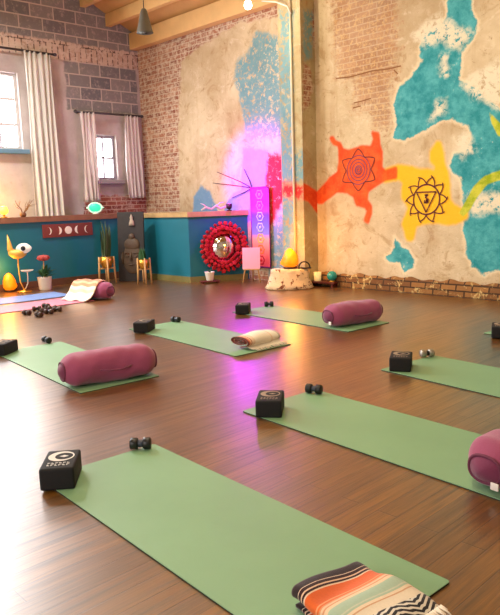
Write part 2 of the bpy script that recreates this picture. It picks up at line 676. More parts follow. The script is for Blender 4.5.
def build_mural_wall():
    us = np.arange(XL-.0, -3.0, .025)
    us = np.append(us, np.arange(-3.0, XR+.6, .5))
    vs = np.append(np.arange(0, 4.25, .025), [4.3, 4.8, ZC+.2])
    verts, faces = grid_mesh(us, vs, lambda u, v: (u, YW, v))
    mis = [0]*len(faces)
    P = np.array([(a[0], a[2]) for a in verts])
    vals = {
        'brick': np.maximum(sdf_any(P, wall_poly(BRICK2, YW)), np.clip(.16-P[:, 1], -.5, .5)*np.where(P[:, 0] > -6.3, 1, 1)),
        'dense': sdf_any(P, wall_poly(DENSE, YW)), 'worn': sdf_any(P, wall_poly(WORN, YW)), 'thin': sdf_any(P, wall_poly(BRICK3, YW)),
        'teal': sdf_any(P, wall_poly(TEAL, YW)), 'blue': sdf_any(P, wall_poly(BLUE, YW)),
        'red': sdf_any(P, wall_poly(RED, YW)), 'yellow': sdf_any(P, wall_poly(YELLOW, YW)),
        'orange': sdf_any(P, wall_poly(ORANGE, YW)), 'green': sdf_any(P, wall_poly(GREEN, YW))}
    nb = len(verts)
    y = YW-.004
    # painted emblem in the orange patch: rings inside a lotus of pointed petals
    c = on_y(358.5, 170, YW)
    top = on_y(358.5, 155.5, YW).z
    r0 = abs(top-c.z)
    for k, q in enumerate((1.0, .74, .52, .3)):
        stroke(verts, faces, [(c.x+r0*q*math.cos(2*PI*i/40), c.z+r0*q*math.sin(2*PI*i/40)) for i in range(40)], .011, y, mis, 2, True)
    stroke(verts, faces, [(c.x+r0*(.05+.25*t/24)*math.cos(t*.5), c.z+r0*(.05+.25*t/24)*math.sin(t*.5)) for t in range(25)], .012, y, mis, 2)
    for k in range(6):
        a = PI/2+k*PI/3
        tip = (c.x+1.62*r0*math.cos(a), c.z+1.45*r0*math.sin(a))
        for s in (-1, 1):
            pts = []
            for i in range(9):
                t = i/8
                aa = a+s*(PI/6)*(1-t)
                rr = r0*(1.02+(.52*t**1.3))
                pts.append((c.x+rr*1.06*math.cos(aa), c.z+rr*math.sin(aa)*.96))
            pts[-1] = tip
            stroke(verts, faces, pts, .012, y-.0005*(k+1), mis, 1)
    # painted emblem in the yellow patch: ring, ten petals, triangle, small sign
    c = on_y(426.5, 199.5, YW)
    r0 = abs(on_y(426.5, 184.5, YW).z-c.z)
    stroke(verts, faces, [(c.x+r0*math.cos(2*PI*i/40), c.z+r0*math.sin(2*PI*i/40)) for i in range(40)], .020, y, mis, 1, True)
    for k in range(10):
        a = PI/2+(k+.5)*PI/5
        tip = Vector((c.x+1.55*r0*math.cos(a), c.z+1.55*r0*math.sin(a)))
        for s in (-1, 1):
            st = Vector((c.x+r0*math.cos(a+s*PI/10), c.z+r0*math.sin(a+s*PI/10)))
            mid = Vector((c.x+1.30*r0*math.cos(a+s*PI/12), c.z+1.30*r0*math.sin(a+s*PI/12)))
            pts = [st*(1-t)**2+mid*2*t*(1-t)+tip*t*t for t in [i/6 for i in range(7)]]
            stroke(verts, faces, pts, .015, y-.0005*(k+1), mis, 1)
        out = tip+Vector((math.cos(a+1.2), math.sin(a+1.2)))*.03
        stroke(verts, faces, [tip, out], .014, y-.006, mis, 1)
    tri = [(c.x+r0*.86*math.cos(a), c.z+r0*.86*math.sin(a)) for a in (R(150), R(30), R(270))]
    tri[0] = (tri[0][0], c.z+r0*.5)
    tri[1] = (tri[1][0], c.z+r0*.5)
    for a, b in ((0, 1), (1, 2), (2, 0)):
        stroke(verts, faces, [tri[a], tri[b]], .016, y-.007, mis, 1)
    s = r0*.1
    for seg in ([(-1.2, 3), (1.6, 3)], [(.4, 3), (-.4, 1.2), (.8, .6), (0, -.8)], [(-1.5, -.5), (-.6, -1.6), (-1.6, -2)],
                [(1.4, .4), (1.2, -2)], [(0, -.8), (1.2, -1)], [(-1.5, -2), (1.4, -2)]):
        stroke(verts, faces, [(c.x+p[0]*s, c.z+p[1]*s) for p in seg], .022, y-.008, mis, 1)
    for seg in ([(336, 78.5), (350, 77), (372, 71), (388, 69), (401, 66)], [(354, 103), (362, 101), (371, 98.5)], [(353, 108), (361, 106)], [(394, 70), (398, 74)]):
        stroke(verts, faces, [(on_y(a, b, YW).x, on_y(a, b, YW).z) for a, b in seg], .016, y, mis, 3)
    me = bpy.data.meshes.new('wall_mural')
    me.from_pydata(verts, [], faces)
    me.polygons.foreach_set('material_index', mis)
    me.update()
    o = bpy.data.objects.new('wall_mural', me)
    C.objects.link(o)
    me.materials.append(mural_mat('mural_plaster', 'xz'))
    me.materials.append(INK)
    me.materials.append(INK2)
    me.materials.append(mat('wall_crack', (138, 92, 52), .9, bmp=0))
    extra = len(verts)-nb
    set_attrs(o, {k: np.concatenate([a, np.full(extra, -.5)]) for k, a in vals.items()})
    return struct(o)


build_mural_wall()

# pier standing out of the mural wall
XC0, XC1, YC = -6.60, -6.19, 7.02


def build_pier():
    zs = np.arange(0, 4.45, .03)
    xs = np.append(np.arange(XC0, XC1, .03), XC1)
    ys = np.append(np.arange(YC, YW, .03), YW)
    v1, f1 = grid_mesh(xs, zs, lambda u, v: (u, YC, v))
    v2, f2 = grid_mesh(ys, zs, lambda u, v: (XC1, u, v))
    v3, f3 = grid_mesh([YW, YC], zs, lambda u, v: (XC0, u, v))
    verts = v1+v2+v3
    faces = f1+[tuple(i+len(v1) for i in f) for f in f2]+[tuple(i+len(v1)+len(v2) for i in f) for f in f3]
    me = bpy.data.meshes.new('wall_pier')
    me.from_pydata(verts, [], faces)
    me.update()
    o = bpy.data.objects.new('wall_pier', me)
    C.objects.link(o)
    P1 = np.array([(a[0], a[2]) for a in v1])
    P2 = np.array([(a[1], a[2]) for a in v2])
    n3 = len(v3)

    def fr(polys):
        return sdf_any(P1, wall_poly(polys, YC))

    def sd(polys):
        q = []
        for p in polys:
            q.append([(on_x(a, b, XC1).y, on_x(a, b, XC1).z) for a, b in p])
        return sdf_any(P2, q)
    no = np.full(n3, -.5)
    blue = fr([[(280, 10), (293, 12), (293, 150), (304, 150), (304, 182), (280, 182)], [(280, 192), (296, 196), (290, 240), (292, 290), (278, 290)]])
    blue2 = sd([[(304, 10), (313, 10), (312, 58), (304, 60)]])
    red1 = fr([[(281, 182), (304, 184), (304, 198), (281, 196)]])
    org = sd([[(302, 184), (309, 188), (318, 194), (318, 212), (309, 200), (302, 197)]])
    br = sd([[(303, 62), (310, 66), (313, 85), (310, 105), (303, 112)], [(311, 8), (318, 8), (318, 50), (313, 50)]])
    set_attrs(o, {'blue': np.concatenate([blue, blue2, no]), 'red': np.concatenate([red1, np.full(len(v2), -.5), no]),
                  'orange': np.concatenate([np.full(len(v1), -.5), org, no]), 'brick': np.concatenate([np.full(len(v1), -.5), br, no])})
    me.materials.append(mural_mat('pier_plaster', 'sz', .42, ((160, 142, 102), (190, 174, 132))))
    return struct(o)


build_pier()

# uneven brick course at the foot of the mural wall
fm = new_mat('foot_brick')
_m, _nt, _b = fm
_v = coords(_nt)
_c = coords(_nt, comb='xz')
_br = nd(_nt, 'ShaderNodeTexBrick')
_nt.links.new(_c, _br.inputs['Vector'])
_br.inputs['Scale'].default_value = 1
_br.inputs['Brick Width'].default_value = .21
_br.inputs['Row Height'].default_value = .075
_br.inputs['Mortar Size'].default_value = .01
_br.inputs['Color1'].default_value = lin((112, 70, 34))
_br.inputs['Color2'].default_value = lin((160, 112, 58))
_br.inputs['Mortar'].default_value = lin((70, 46, 24))
_n = noise(_nt, 9, 8, .75, _v, .5)
_nt.links.new(mix(_nt, ramp_range(_nt, _n, .54, .62), _br.outputs[0], lin((206, 176, 112))), _b.inputs['Base Color'])
_b.inputs['Roughness'].default_value = .9
bump(_nt, _b, _n, .8, .02)
FOOT = _m


def foot(u, v):
    x = XC1+.0+u*(XR-XC1)
    h = .19+.012*math.sin(x*9)+.012*math.sin(x*23+1)
    prof = [(YW-.035, 0), (YW-.04, .5), (YW-.03, .85), (YW-.012, 1.0)]
    a = v*3
    i = min(2, int(a))
    t = a-i
    yy = prof[i][0]*(1-t)+prof[i+1][0]*t+.006*math.sin(x*31+v*9)
    return Vector((x, yy, h*(prof[i][1]*(1-t)+prof[i+1][1]*t)))


struct(MB().grid(foot, 360, 10).build('baseboard_mural', FOOT))


# ------------------------------------------------------------------ window wall
W1 = (3.00, 4.98, 2.17, 3.36)      # large window y0 y1 z0 z1
W2 = (6.27, 6.74, 1.69, 2.47)      # small window
W3 = (-.5, 2.3, 1.6, 3.3)          # added window, unseen, further along the same wall; brightens the floor reflection
W4 = (.6, 4.4, 3.75, 5.0)          # added high window, unseen, made for the bright floor reflection at lower left


def block_mat():
    m, nt, b = new_mat('window_wall_masonry')
    v = coords(nt)
    bv = coords(nt, comb='yz')
    n_big = noise(nt, 1.5, 5, .6, v)
    n_mid = noise(nt, 7, 6, .65, v)
    n_spk = noise(nt, 14, 8, .75, v, .4)
    a = nd(nt, 'ShaderNodeAttribute')
    a.attribute_name = 'block'
    a2 = nd(nt, 'ShaderNodeAttribute')
    a2.attribute_name = 'course'
    a3 = nd(nt, 'ShaderNodeAttribute')
    a3.attribute_name = 'brick'
    col = mix(nt, ramp_range(nt, n_big, .3, .7), lin((168, 155, 150)), lin((198, 187, 182)))
    col = mix(nt, math_n(nt, 'MULTIPLY', ramp_range(nt, n_spk, .55, .68), .5), col, lin((172, 150, 140)))

    def brk(wid, hgt, mort, c1, c2, c3):
        br = nd(nt, 'ShaderNodeTexBrick')
        nt.links.new(bv, br.inputs['Vector'])
        br.inputs['Scale'].default_value = 1
        br.inputs['Brick Width'].default_value = wid
        br.inputs['Row Height'].default_value = hgt
        br.inputs['Mortar Size'].default_value = mort
        br.inputs['Mortar Smooth'].default_value = .3
        br.inputs['Color1'].default_value = lin(c1)
        br.inputs['Color2'].default_value = lin(c2)
        br.inputs['Mortar'].default_value = lin(c3)
        return br

    def mk(at, amp):
        return ramp_range(nt, math_n(nt, 'ADD', at.outputs['Fac'], math_n(nt, 'MULTIPLY', math_n(nt, 'SUBTRACT', n_mid, .5), amp)), -.02, .02)
    bk = brk(.406, .203, .012, (112, 112, 116), (142, 138, 136), (190, 180, 172))
    bcol = mix(nt, math_n(nt, 'MULTIPLY', ramp_range(nt, n_spk, .5, .66), .5), bk.outputs[0], lin((192, 180, 172)))
    m1 = mk(a, .12)
    col = mix(nt, m1, col, bcol)
    so = brk(.105, .30, .012, (176, 150, 134), (206, 184, 164), (96, 78, 70))
    scol = mix(nt, ramp_range(nt, n_spk, .44, .56), so.outputs[0], lin((206, 190, 176)))
    col = mix(nt, mk(a2, .08), col, scol)
    rb = brk(.215, .073, .009, (128, 66, 58), (164, 98, 82), (196, 168, 150))
    rcol = mix(nt, math_n(nt, 'MULTIPLY', ramp_range(nt, n_spk, .5, .62), .6), rb.outputs[0], lin((206, 180, 164)))
    col = mix(nt, mk(a3, .2), col, rcol)
    nt.links.new(col, b.inputs['Base Color'])
    b.inputs['Roughness'].default_value = .9
    b.inputs['Specular IOR Level'].default_value = .2
    bump(nt, b, math_n(nt, 'SUBTRACT', n_spk, math_n(nt, 'MULTIPLY', bk.outputs['Fac'], m1)), .5, .012)
    return m


def build_window_wall():
    us = sorted(set([round(x, 4) for x in np.arange(2.6, YW, .04)]+[YW, YF-.3, -2, 0, 1, 2]+[w for W in (W1, W2, W3, W4) for w in W[:2]]))
    vs = sorted(set([round(x, 4) for x in np.arange(0, 5.0, .04)]+[5.2, ZC+.2]+[w for W in (W1, W2, W3, W4) for w in W[2:]]))

    def skip(u, v):
        return any(W[0] < u < W[1] and W[2] < v < W[3] for W in (W1, W2, W3, W4))
    verts, faces = grid_mesh(us, vs, lambda u, v: (XL, u, v), skip)
    nw = len(verts)
    for W in (W1, W2, W3, W4):
        b = len(verts)
        for x in (XL, XL-.22):
            verts += [(x, W[0], W[2]), (x, W[1], W[2]), (x, W[1], W[3]), (x, W[0], W[3])]
        faces += [(b+i, b+(i+1) % 4, b+4+(i+1) % 4, b+4+i) for i in range(4)]
    me = bpy.data.meshes.new('wall_left')
    me.from_pydata(verts, [], faces)
    me.update()
    o = bpy.data.objects.new('wall_left', me)
    C.objects.link(o)
    P = np.array([(a[1], a[2]) for a in verts])
    blk = np.maximum(np.minimum(P[:, 1]-3.93, .5), np.minimum(np.minimum(P[:, 0]-5.82, 7.25-P[:, 0]), P[:, 1]-2.86))
    crs = np.minimum(np.minimum(P[:, 1]-3.66, 3.95-P[:, 1]), .5)
    brk = np.minimum(P[:, 1]-1.0, 1.42-P[:, 1])
    brk = np.minimum(brk, P[:, 0]-6.0)
    for k, a in (('block', blk), ('course', crs), ('brick', brk)):
        at = me.attributes.new(k, 'FLOAT', 'POINT')
        at.data.foreach_set('value', np.clip(a, -.5, .5).astype(np.float32))
    me.materials.append(block_mat())
    return struct(o)


build_window_wall()

FRAME = mat('window_frame_paint', (196, 192, 190), .5)
BLUEF = mat('window_sill_blue', (96, 138, 160), .5)
GREYF = mat('window_frame_grey', (150, 146, 150), .5)


def pane_mat(st):
    m, nt, b = new_mat('daylit_glass')
    v = coords(nt)
    n = noise(nt, 3.0, 3, .5, v)
    col = mix(nt, n, (.86, .92, 1, 1), (1, .97, .98, 1))
    b.inputs['Base Color'].default_value = (.8, .85, .9, 1)
    b.inputs['Roughness'].default_value = .1
    nt.links.new(col, b.inputs['Emission Color'])
    b.inputs['Emission Strength'].default_value = st
    return m




def window(name, W, cols, rows, fm, sill, bar=.04, st=12):
    y0, y1, z0, z1 = W
    x = XL-.10
    f = MB()
    t = .05
    f.box((x, y0+t/2, (z0+z1)/2), (.07, t, z1-z0)).box((x, y1-t/2, (z0+z1)/2), (.07, t, z1-z0))
    f.box((x, (y0+y1)/2, z0+t/2), (.07, y1-y0-2*t, t)).box((x, (y0+y1)/2, z1-t/2), (.07, y1-y0-2*t, t))
    root = struct(f.build(name, fm))
    p = MB().box((x-.015, (y0+y1)/2, (z0+z1)/2), (.01, y1-y0-.08, z1-z0-.08))
    p.build('pane', pane_mat(st), root)
    for i in range(1, cols):
        yy = y0+(y1-y0)*i/cols
        MB().box((x+.004, yy, (z0+z1)/2), (.03, bar, z1-z0-.1)).build('muntin', fm, root)
    for j in range(1, rows):
        zz = z0+(z1-z0)*j/rows
        MB().box((x+.004, (y0+y1)/2, zz), (.034, y1-y0-.1, bar*1.2)).build('muntin', fm, root)
    s = MB().box((XL+.0, (y0+y1)/2, z0-.035), (.24, y1-y0+.1, .07), bevel=.008)
    s.build('sill', sill, root)
    return root


window('window_1', W1, 6, 3, FRAME, BLUEF, st=15)
window('window_2', W2, 2, 2, GREYF, GREYF, .03)
window('added_window_4', W4, 8, 2, FRAME, FRAME, st=6)
window('added_window_3', W3, 8, 3, FRAME, BLUEF, st=7)

# remaining shell
SHELL = mat('shell_plaster', (206, 190, 166), .9, scale=2)
struct(MB().box((XR+.1, (YW+YF)/2, ZC/2), (.2, YW-YF+.4, ZC)).build('wall_right', SHELL))
struct(MB().box(((XL+XR)/2, YF-.1, ZC/2), (XR-XL+.4, .2, ZC)).build('wall_front', SHELL))

# ceiling boards follow the slope of the roof
BOARD = mat('ceiling_board', (206, 160, 96), .7, scale=3)
WOODJ = mat('joist_pine', (226, 182, 116), .65, scale=4)
ys = [YW+.1, 6.6, 6.0, 5.4, 4.71, 2.0, YF-.2]
MBc = MB()
for x0, x1 in ((XL-.2, XR+.2),):
    vs_, fs_ = [], []
    for yy in ys:
        vs_ += [(x0, yy, roof_z(yy)), (x1, yy, roof_z(yy)), (x0, yy, roof_z(yy)+.05), (x1, yy, roof_z(yy)+.05)]
    for i in range(len(ys)-1):
        a, b = 4*i, 4*(i+1)
        fs_ += [(a, a+1, b+1, b), (a+2, b+2, b+3, a+3)]
    MBc._fin([Vector(v) for v in vs_], fs_, False)
struct(MBc.build('ceiling', BOARD))
for k, yy in enumerate([7.22, 6.72, 6.24, 5.76, 5.28, 4.6, 3.7, 2.8]):
    zt = roof_z(yy)
    h = .28 if k == 0 else .2
    struct(MB().box(((XL+XR)/2, yy, zt-h/2+.01), (XR-XL, .16 if k == 0 else .10, h), bevel=.006).build('trim_%d' % (k+20), WOODJ))

# low teal wall that runs in front of the window wall and returns to the mural wall
TEALW = mat('low_wall_teal', (8, 104, 122), .55, var=.12, scale=3)
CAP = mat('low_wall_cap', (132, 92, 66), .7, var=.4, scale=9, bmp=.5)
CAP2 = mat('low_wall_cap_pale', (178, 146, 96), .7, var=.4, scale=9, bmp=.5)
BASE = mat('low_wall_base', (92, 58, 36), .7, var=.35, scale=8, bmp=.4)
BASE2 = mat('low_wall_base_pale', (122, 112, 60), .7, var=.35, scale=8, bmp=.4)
HP = 1.02
XE, XE2 = -8.07, -7.64            # free end: its face runs back to the mural wall


def lowwall(name, poly, z0, z1, m):
    return struct(MB().prism(poly, z0, z1).build(name, m))


lowwall('wall_low_left', [(XP-.14, YF), (XP, YF), (XP, YP+.0), (XP-.14, YP+.14)], 0, HP, TEALW)
lowwall('wall_low_back', [(XP, YP), (XE, YP), (XE2, YW), (XE2-.14, YW), (XE-.1, YP+.14), (XP-.14, YP+.14)], 0, HP, TEALW)
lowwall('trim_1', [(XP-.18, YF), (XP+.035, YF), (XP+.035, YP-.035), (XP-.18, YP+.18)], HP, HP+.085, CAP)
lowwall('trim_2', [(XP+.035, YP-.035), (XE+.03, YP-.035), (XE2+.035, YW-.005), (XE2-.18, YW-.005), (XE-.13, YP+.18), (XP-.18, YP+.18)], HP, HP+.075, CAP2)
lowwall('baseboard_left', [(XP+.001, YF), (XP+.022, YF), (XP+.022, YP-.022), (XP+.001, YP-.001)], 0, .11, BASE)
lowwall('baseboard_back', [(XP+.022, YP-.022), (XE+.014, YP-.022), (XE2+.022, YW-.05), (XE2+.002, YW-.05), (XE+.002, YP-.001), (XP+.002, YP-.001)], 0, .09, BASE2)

# ------------------------------------------------------------------ curtains
def cloth_mat(name, c, trans=.35):
    m, nt, b = new_mat(name)
    v = coords(nt)
    col = mix(nt, noise(nt, 5, vec=v), lin(tuple(x*.93 for x in c)), lin(c))
    nt.links.new(col, b.inputs['Base Color'])
    b.inputs['Roughness'].default_value = .9
    b.inputs['Specular IOR Level'].default_value = .1
    t = nd(nt, 'ShaderNodeBsdfTranslucent')
    nt.links.new(col, t.inputs['Color'])
    mx = nd(nt, 'ShaderNodeMixShader')
    mx.inputs[0].default_value = trans
    out = nt.nodes['Material Output']
    nt.links.new(b.outputs[0], mx.inputs[1])
    nt.links.new(t.outputs[0], mx.inputs[2])
    nt.links.new(mx.outputs[0], out.inputs['Surface'])
    return m


CURT = cloth_mat('sheer_curtain', (255, 254, 248), .5)
CURTP = cloth_mat('pale_curtain', (255, 248, 246), .5)
ROD = mat('rod_iron', (84, 80, 84), .45, .6)


def curtain(label, y0, y1, zt, zb, m, folds, flare=0.0, seed=0):
    rnd = random.Random(seed)
    ph = rnd.random()*6

    def fn(u, v):
        z = zt+(zb-zt)*v
        ctr = (y0+y1)/2
        w = (y1-y0)*(1+flare*v)
        y = ctr+(u-.5)*w+.012*math.sin(v*5+u*9+ph)
        amp = .022+.022*v
        x = XL+.13+amp*math.sin(2*PI*folds*u+ph+.7*math.sin(3*v))+.008*math.sin(31*u+4*v)
        return Vector((x, y, z))
    o = MB().grid(fn, 90, 24).build('curtain', m)
    md = o.modifiers.new('thick', 'SOLIDIFY')
    md.thickness = .003
    tag(o, label, 'curtain', 'white curtains on the window wall')
    return o


def rod(label, y0, y1, z):
    t = thing('curtain_rod', label, 'curtain rod', (XL+.13, (y0+y1)/2, z), 0, 'curtain rods on the window wall')
    h = (y1-y0)/2
    MB().tube([(0, -h, 0), (0, h, 0)], .018).build('pole', ROD, t)
    for s in (-1, 1):
        MB().lathe([(0, 0), (.022, .006), (.03, .03), (.022, .054), (0, .06)], M=Matrix.Translation((0, s*h, 0)) @ Matrix.Rotation(-s*PI/2, 4, 'X'), seg=14).build('finial', ROD, t)
        MB().box((-.066, s*(h-.06), 0), (.128, .02, .03)).build('bracket', ROD, t)
    return t


rod('dark iron curtain rod above the large bright window at left', 2.7, 5.56, 3.69)
curtain('tall sheer white curtain right of the large window, behind the teal wall', 5.04, 5.50, 3.69, .5, CURT, 5, .08, 1)
rod('short dark curtain rod above the small window', 5.92, 7.2, 2.82)
curtain('short white curtain left of the small window', 5.98, 6.26, 2.82, 1.32, CURTP, 4, .05, 2)
curtain('short pinkish curtain right of the small window, beside the brick corner', 6.84, 7.14, 2.82, 1.36, CURTP, 4, .05, 3)

# ------------------------------------------------------------------ yoga mats
def mat_mat(name, c):
    m, nt, b = new_mat(name)
    v = coords(nt)
    n = noise(nt, 2.2, 4, .55, v)
    col = mix(nt, n, lin(tuple(x*.93 for x in c)), lin(tuple(min(255, x*1.05) for x in c)))
    nt.links.new(col, b.inputs['Base Color'])
    b.inputs['Roughness'].default_value = .5
    b.inputs['Specular IOR Level'].default_value = .5
    bump(nt, b, noise(nt, 160, 2, .5, v), .25, .002)
    return m


GREENM = mat_mat('mat_green_foam', (124, 166, 126))
PINKM = mat_mat('mat_pink_foam', (226, 128, 148))
BLUEM = mat_mat('mat_blue_foam', (112, 140, 190))
MATEDGE = mat('mat_dark_edge', (30, 40, 36), .8)
MATEDGE2 = mat('mat_rose_edge', (120, 60, 74), .8)


def make_mat(label, ctr, rz, m, edge, L=1.73, W=.61, group='green yoga mats on the floor'):
    t = thing('yoga_mat', label, 'yoga mat', (ctr[0], ctr[1], 0), rz, group)

    def slab(z0, z1):
        q = MB()
        poly = []
        rr = .012
        for cx, cy, a0 in ((L/2-rr, W/2-rr, 0), (-L/2+rr, W/2-rr, PI/2), (-L/2+rr, -W/2+rr, PI), (L/2-rr, -W/2+rr, 1.5*PI)):
            for i in range(5):
                a = a0+i*PI/8
                poly.append((cx+rr*math.cos(a), cy+rr*math.sin(a)))
        return q.prism(poly, z0, z1)
    slab(0.0005, .0045).build('backing', edge, t)
    slab(.0045, .0075).build('top_layer', m, t)
    return t


MT = .0076
mats = {
    'M1': ((-1.858, 1.520), -3.04, 'large green yoga mat nearest the camera, holding a striped folded blanket'),
    'M2': ((-1.869, 2.786), -3.85, 'green yoga mat at right with a plum bolster cut off by the photo edge'),
    'M3': ((-1.790, 4.049), -6.0, 'green yoga mat at right edge with a dark block and silver hand weight'),
    'C': ((-4.653, 3.840), -4.59, 'green yoga mat in the middle of the room with a folded cream blanket'),
    'D': ((-4.550, 5.152), -3.90, 'green yoga mat nearest the salt lamp pedestal with a plum bolster on its end'),
    'E': ((-4.690, 2.479), -4.84, 'green yoga mat at left edge with a plum bolster on its end'),
}
for k, (c, a, lb) in mats.items():
    make_mat(lb, c, R(a), GREENM, MATEDGE)
pf = fl(484, 334.5)
make_mat('green yoga mat whose corner just shows at the far right edge', (pf.x+.865, pf.y+.27), R(-4), GREENM, MATEDGE)
make_mat('pink yoga mat by the teal wall with a bolster across its end', (-7.97, 3.62), R(88), PINKM, MATEDGE2, group='coloured mats by the teal wall')
make_mat('blue yoga mat between the pink mat and the candle display', (-8.72, 3.72), R(88), BLUEM, MATEDGE2, group='coloured mats by the teal wall')

# ------------------------------------------------------------------ yoga blocks
BLK = mat('block_black_foam', (12, 11, 13), .8, var=.2, scale=40, bmp=.2, bscale=200)
MARK = mat('block_print_tan', (150, 132, 112), .8)
MARKW = mat('block_print_white', (214, 210, 204), .8)


def make_block(label, m):
    t = thing('yoga_block', label, 'yoga block', group='black yoga blocks')
    MB().box((0, 0, .05), (.150, .225, .10), bevel=.012).build('body', BLK, t)
    e = MB()
    # crescent ring with an eye in its middle, and two small lines of print
    def ring(cx, cy, ro, ri, off, z):
        n = 36
        o_ = [Vector((cx+ro*math.cos(2*PI*i/n), cy+ro*math.sin(2*PI*i/n), z)) for i in range(n)]
        i_ = [Vector((cx+off+ri*math.cos(2*PI*i/n), cy+ri*math.sin(2*PI*i/n), z)) for i in range(n)]
        e._fin(o_+i_, [[k, (k+1) % n, n+(k+1) % n, n+k] for k in range(n)], False)
    ring(0, .03, .058, .040, .012, .1012)
    e.prism([(.012-.02, .03), (.012, .03+.012), (.012+.02, .03), (.012, .03-.012)], .1008, .1014)
    for row, yy in enumerate((-.048, -.070)):
        for k in range(6):
            xx = -.045+k*.017
            hgt = .014 if row else .010
            e.box((xx, yy, .1009), (.004, hgt, .001))
            if k % 2 == row:
                e.box((xx+.005, yy+hgt/2-.002, .1009), (.009, .003, .001))
            else:
                e.box((xx+.005, yy-hgt/2+.002, .1009), (.009, .003, .001))
    e.build('emblem', m, t)
    return t


def view_dir(p):
    return math.atan2(p.y, p.x)-PI/2


blk = make_block('black yoga block with a pale round emblem on the mat nearest the camera', MARKW)
a, b = fl(57, 471, .1), fl(66, 451, .1)
p = fl(60.5, 460.5, .1)
blk.location = (p.x, p.y, MT)
blk.rotation_euler = (0, 0, math.atan2(b.y-a.y, b.x-a.x)-PI/2)
first = make_block('black yoga block with tan emblem on the mat beside the cut-off bolster', MARK)
p = fl(270, 396.5, .1)
first.location = (p.x, p.y, MT)
first.rotation_euler = (0, 0, view_dir(p)-.10)
for px, py, rz, lb in [
    (401, 355.5, -.06, 'black yoga block beside the silver hand weight on the right edge mat'),
    (144, 321.5, -.35, 'black yoga block on the middle mat that carries the cream blanket'),
    (243, 304.5, -.12, 'black yoga block on the mat nearest the salt lamp pedestal'),
    (3, 342.5, -.55, 'black yoga block cut off by the left edge of the photo'),
    (501, 325.5, .0, 'black yoga block cut off by the right edge of the photo'),
]:
    p = fl(px, py, .1)
    copy_thing(first, (p.x, p.y, MT), view_dir(p)+rz, lb)

# ------------------------------------------------------------------ hand weights
DBK = mat('weight_black_vinyl', (20, 21, 24), .4, var=.1)
DBH = mat('weight_handle_blue_black', (58, 64, 82), .4)
DSI = mat('weight_silver', (168, 162, 150), .35, .6)


def make_weight(label, m, hm, group):
    t = thing('hand_weight', label, 'hand weight', group=group)
    M = Matrix.Translation((0, 0, .0305)) @ Matrix.Rotation(PI/2, 4, 'Y')
    MB().lathe([(.017, -.028), (.019, 0), (.017, .028)], seg=14, M=M).build('handle', hm, t)
    for s in (-1, 1):
        pr = [(0, .012), (.026, .013), (.031, .018), (.031, .046), (.027, .052), (0, .053)]
        if s < 0:
            pr = [(r, -z) for r, z in pr]
        MB().lathe(pr, seg=8, M=M).build('head', m, t)
    return t


GW = 'hand weights on the mats'
w0 = make_weight('small black hand weight on the mat nearest the camera', DBK, DBH, GW)
p = fl(141, 450.5)
w0.location = (p.x, p.y, MT)
w0.rotation_euler = (0, 0, R(46))
p = fl(427, 358)
ws = make_weight('silver and dark hand weight on the right edge mat', DSI, DBK, GW)
ws.location = (p.x, p.y, MT)
ws.rotation_euler = (0, 0, R(60))
for px, py, a, lb in [
    (314, 394.5, 20, 'dark hand weight on the mat beside the cut-off bolster'),
    (176, 322.8, 10, 'dark hand weight on the middle mat that carries the cream blanket'),
    (269, 307.2, 50, 'dark hand weight on the mat nearest the salt lamp pedestal'),
    (47, 343.8, 0, 'dark hand weight on the mat at the left edge'),
]:
    p = fl(px, py)
    copy_thing(w0, (p.x, p.y, MT), R(a), lb)
DBR = mat('weight_bronze', (64, 44, 32), .4, .3)
w1 = make_weight('bronze black hand weight standing apart at the left of the cluster by the pink mat', DBR, DBK, 'cluster of hand weights by the pink mat')
cl = [(27, 315, 20), (37, 311, 70), (39, 317, 10), (44, 312.5, 120), (49, 314, 30), (52.5, 310.5, 80), (57.5, 311.5, 45), (46, 308, 15)]
clb = ['at the far left corner of the main clump', 'at the near left of the clump', 'in the middle of the clump', 'at the near right of the clump',
       'behind the middle of the clump', 'at the right end of the clump', 'at the back of the clump, touching the pink mat side']
for k, (px, py, a) in enumerate(cl):
    p = fl(px, py)
    if k == 0:
        w1.location = (p.x, p.y, 0)
        w1.rotation_euler = (0, 0, R(a))
    else:
        copy_thing(w1, (p.x, p.y, 0), R(a), 'bronze black hand weight '+clb[k-1])

# ------------------------------------------------------------------ bolsters
PLUM = mat('bolster_plum_cotton', (150, 72, 104), .85, var=.14, scale=9, bmp=.25, bscale=90, sheen=.3, spec=.2)
PLUM2 = mat('bolster_end_plum', (118, 52, 82), .85, var=.14, scale=9, bmp=.25, bscale=90, sheen=.3, spec=.2)
PIPE = mat('bolster_piping', (104, 44, 70), .8)
TAGW = mat('white_cloth_tag', (232, 226, 220), .8)


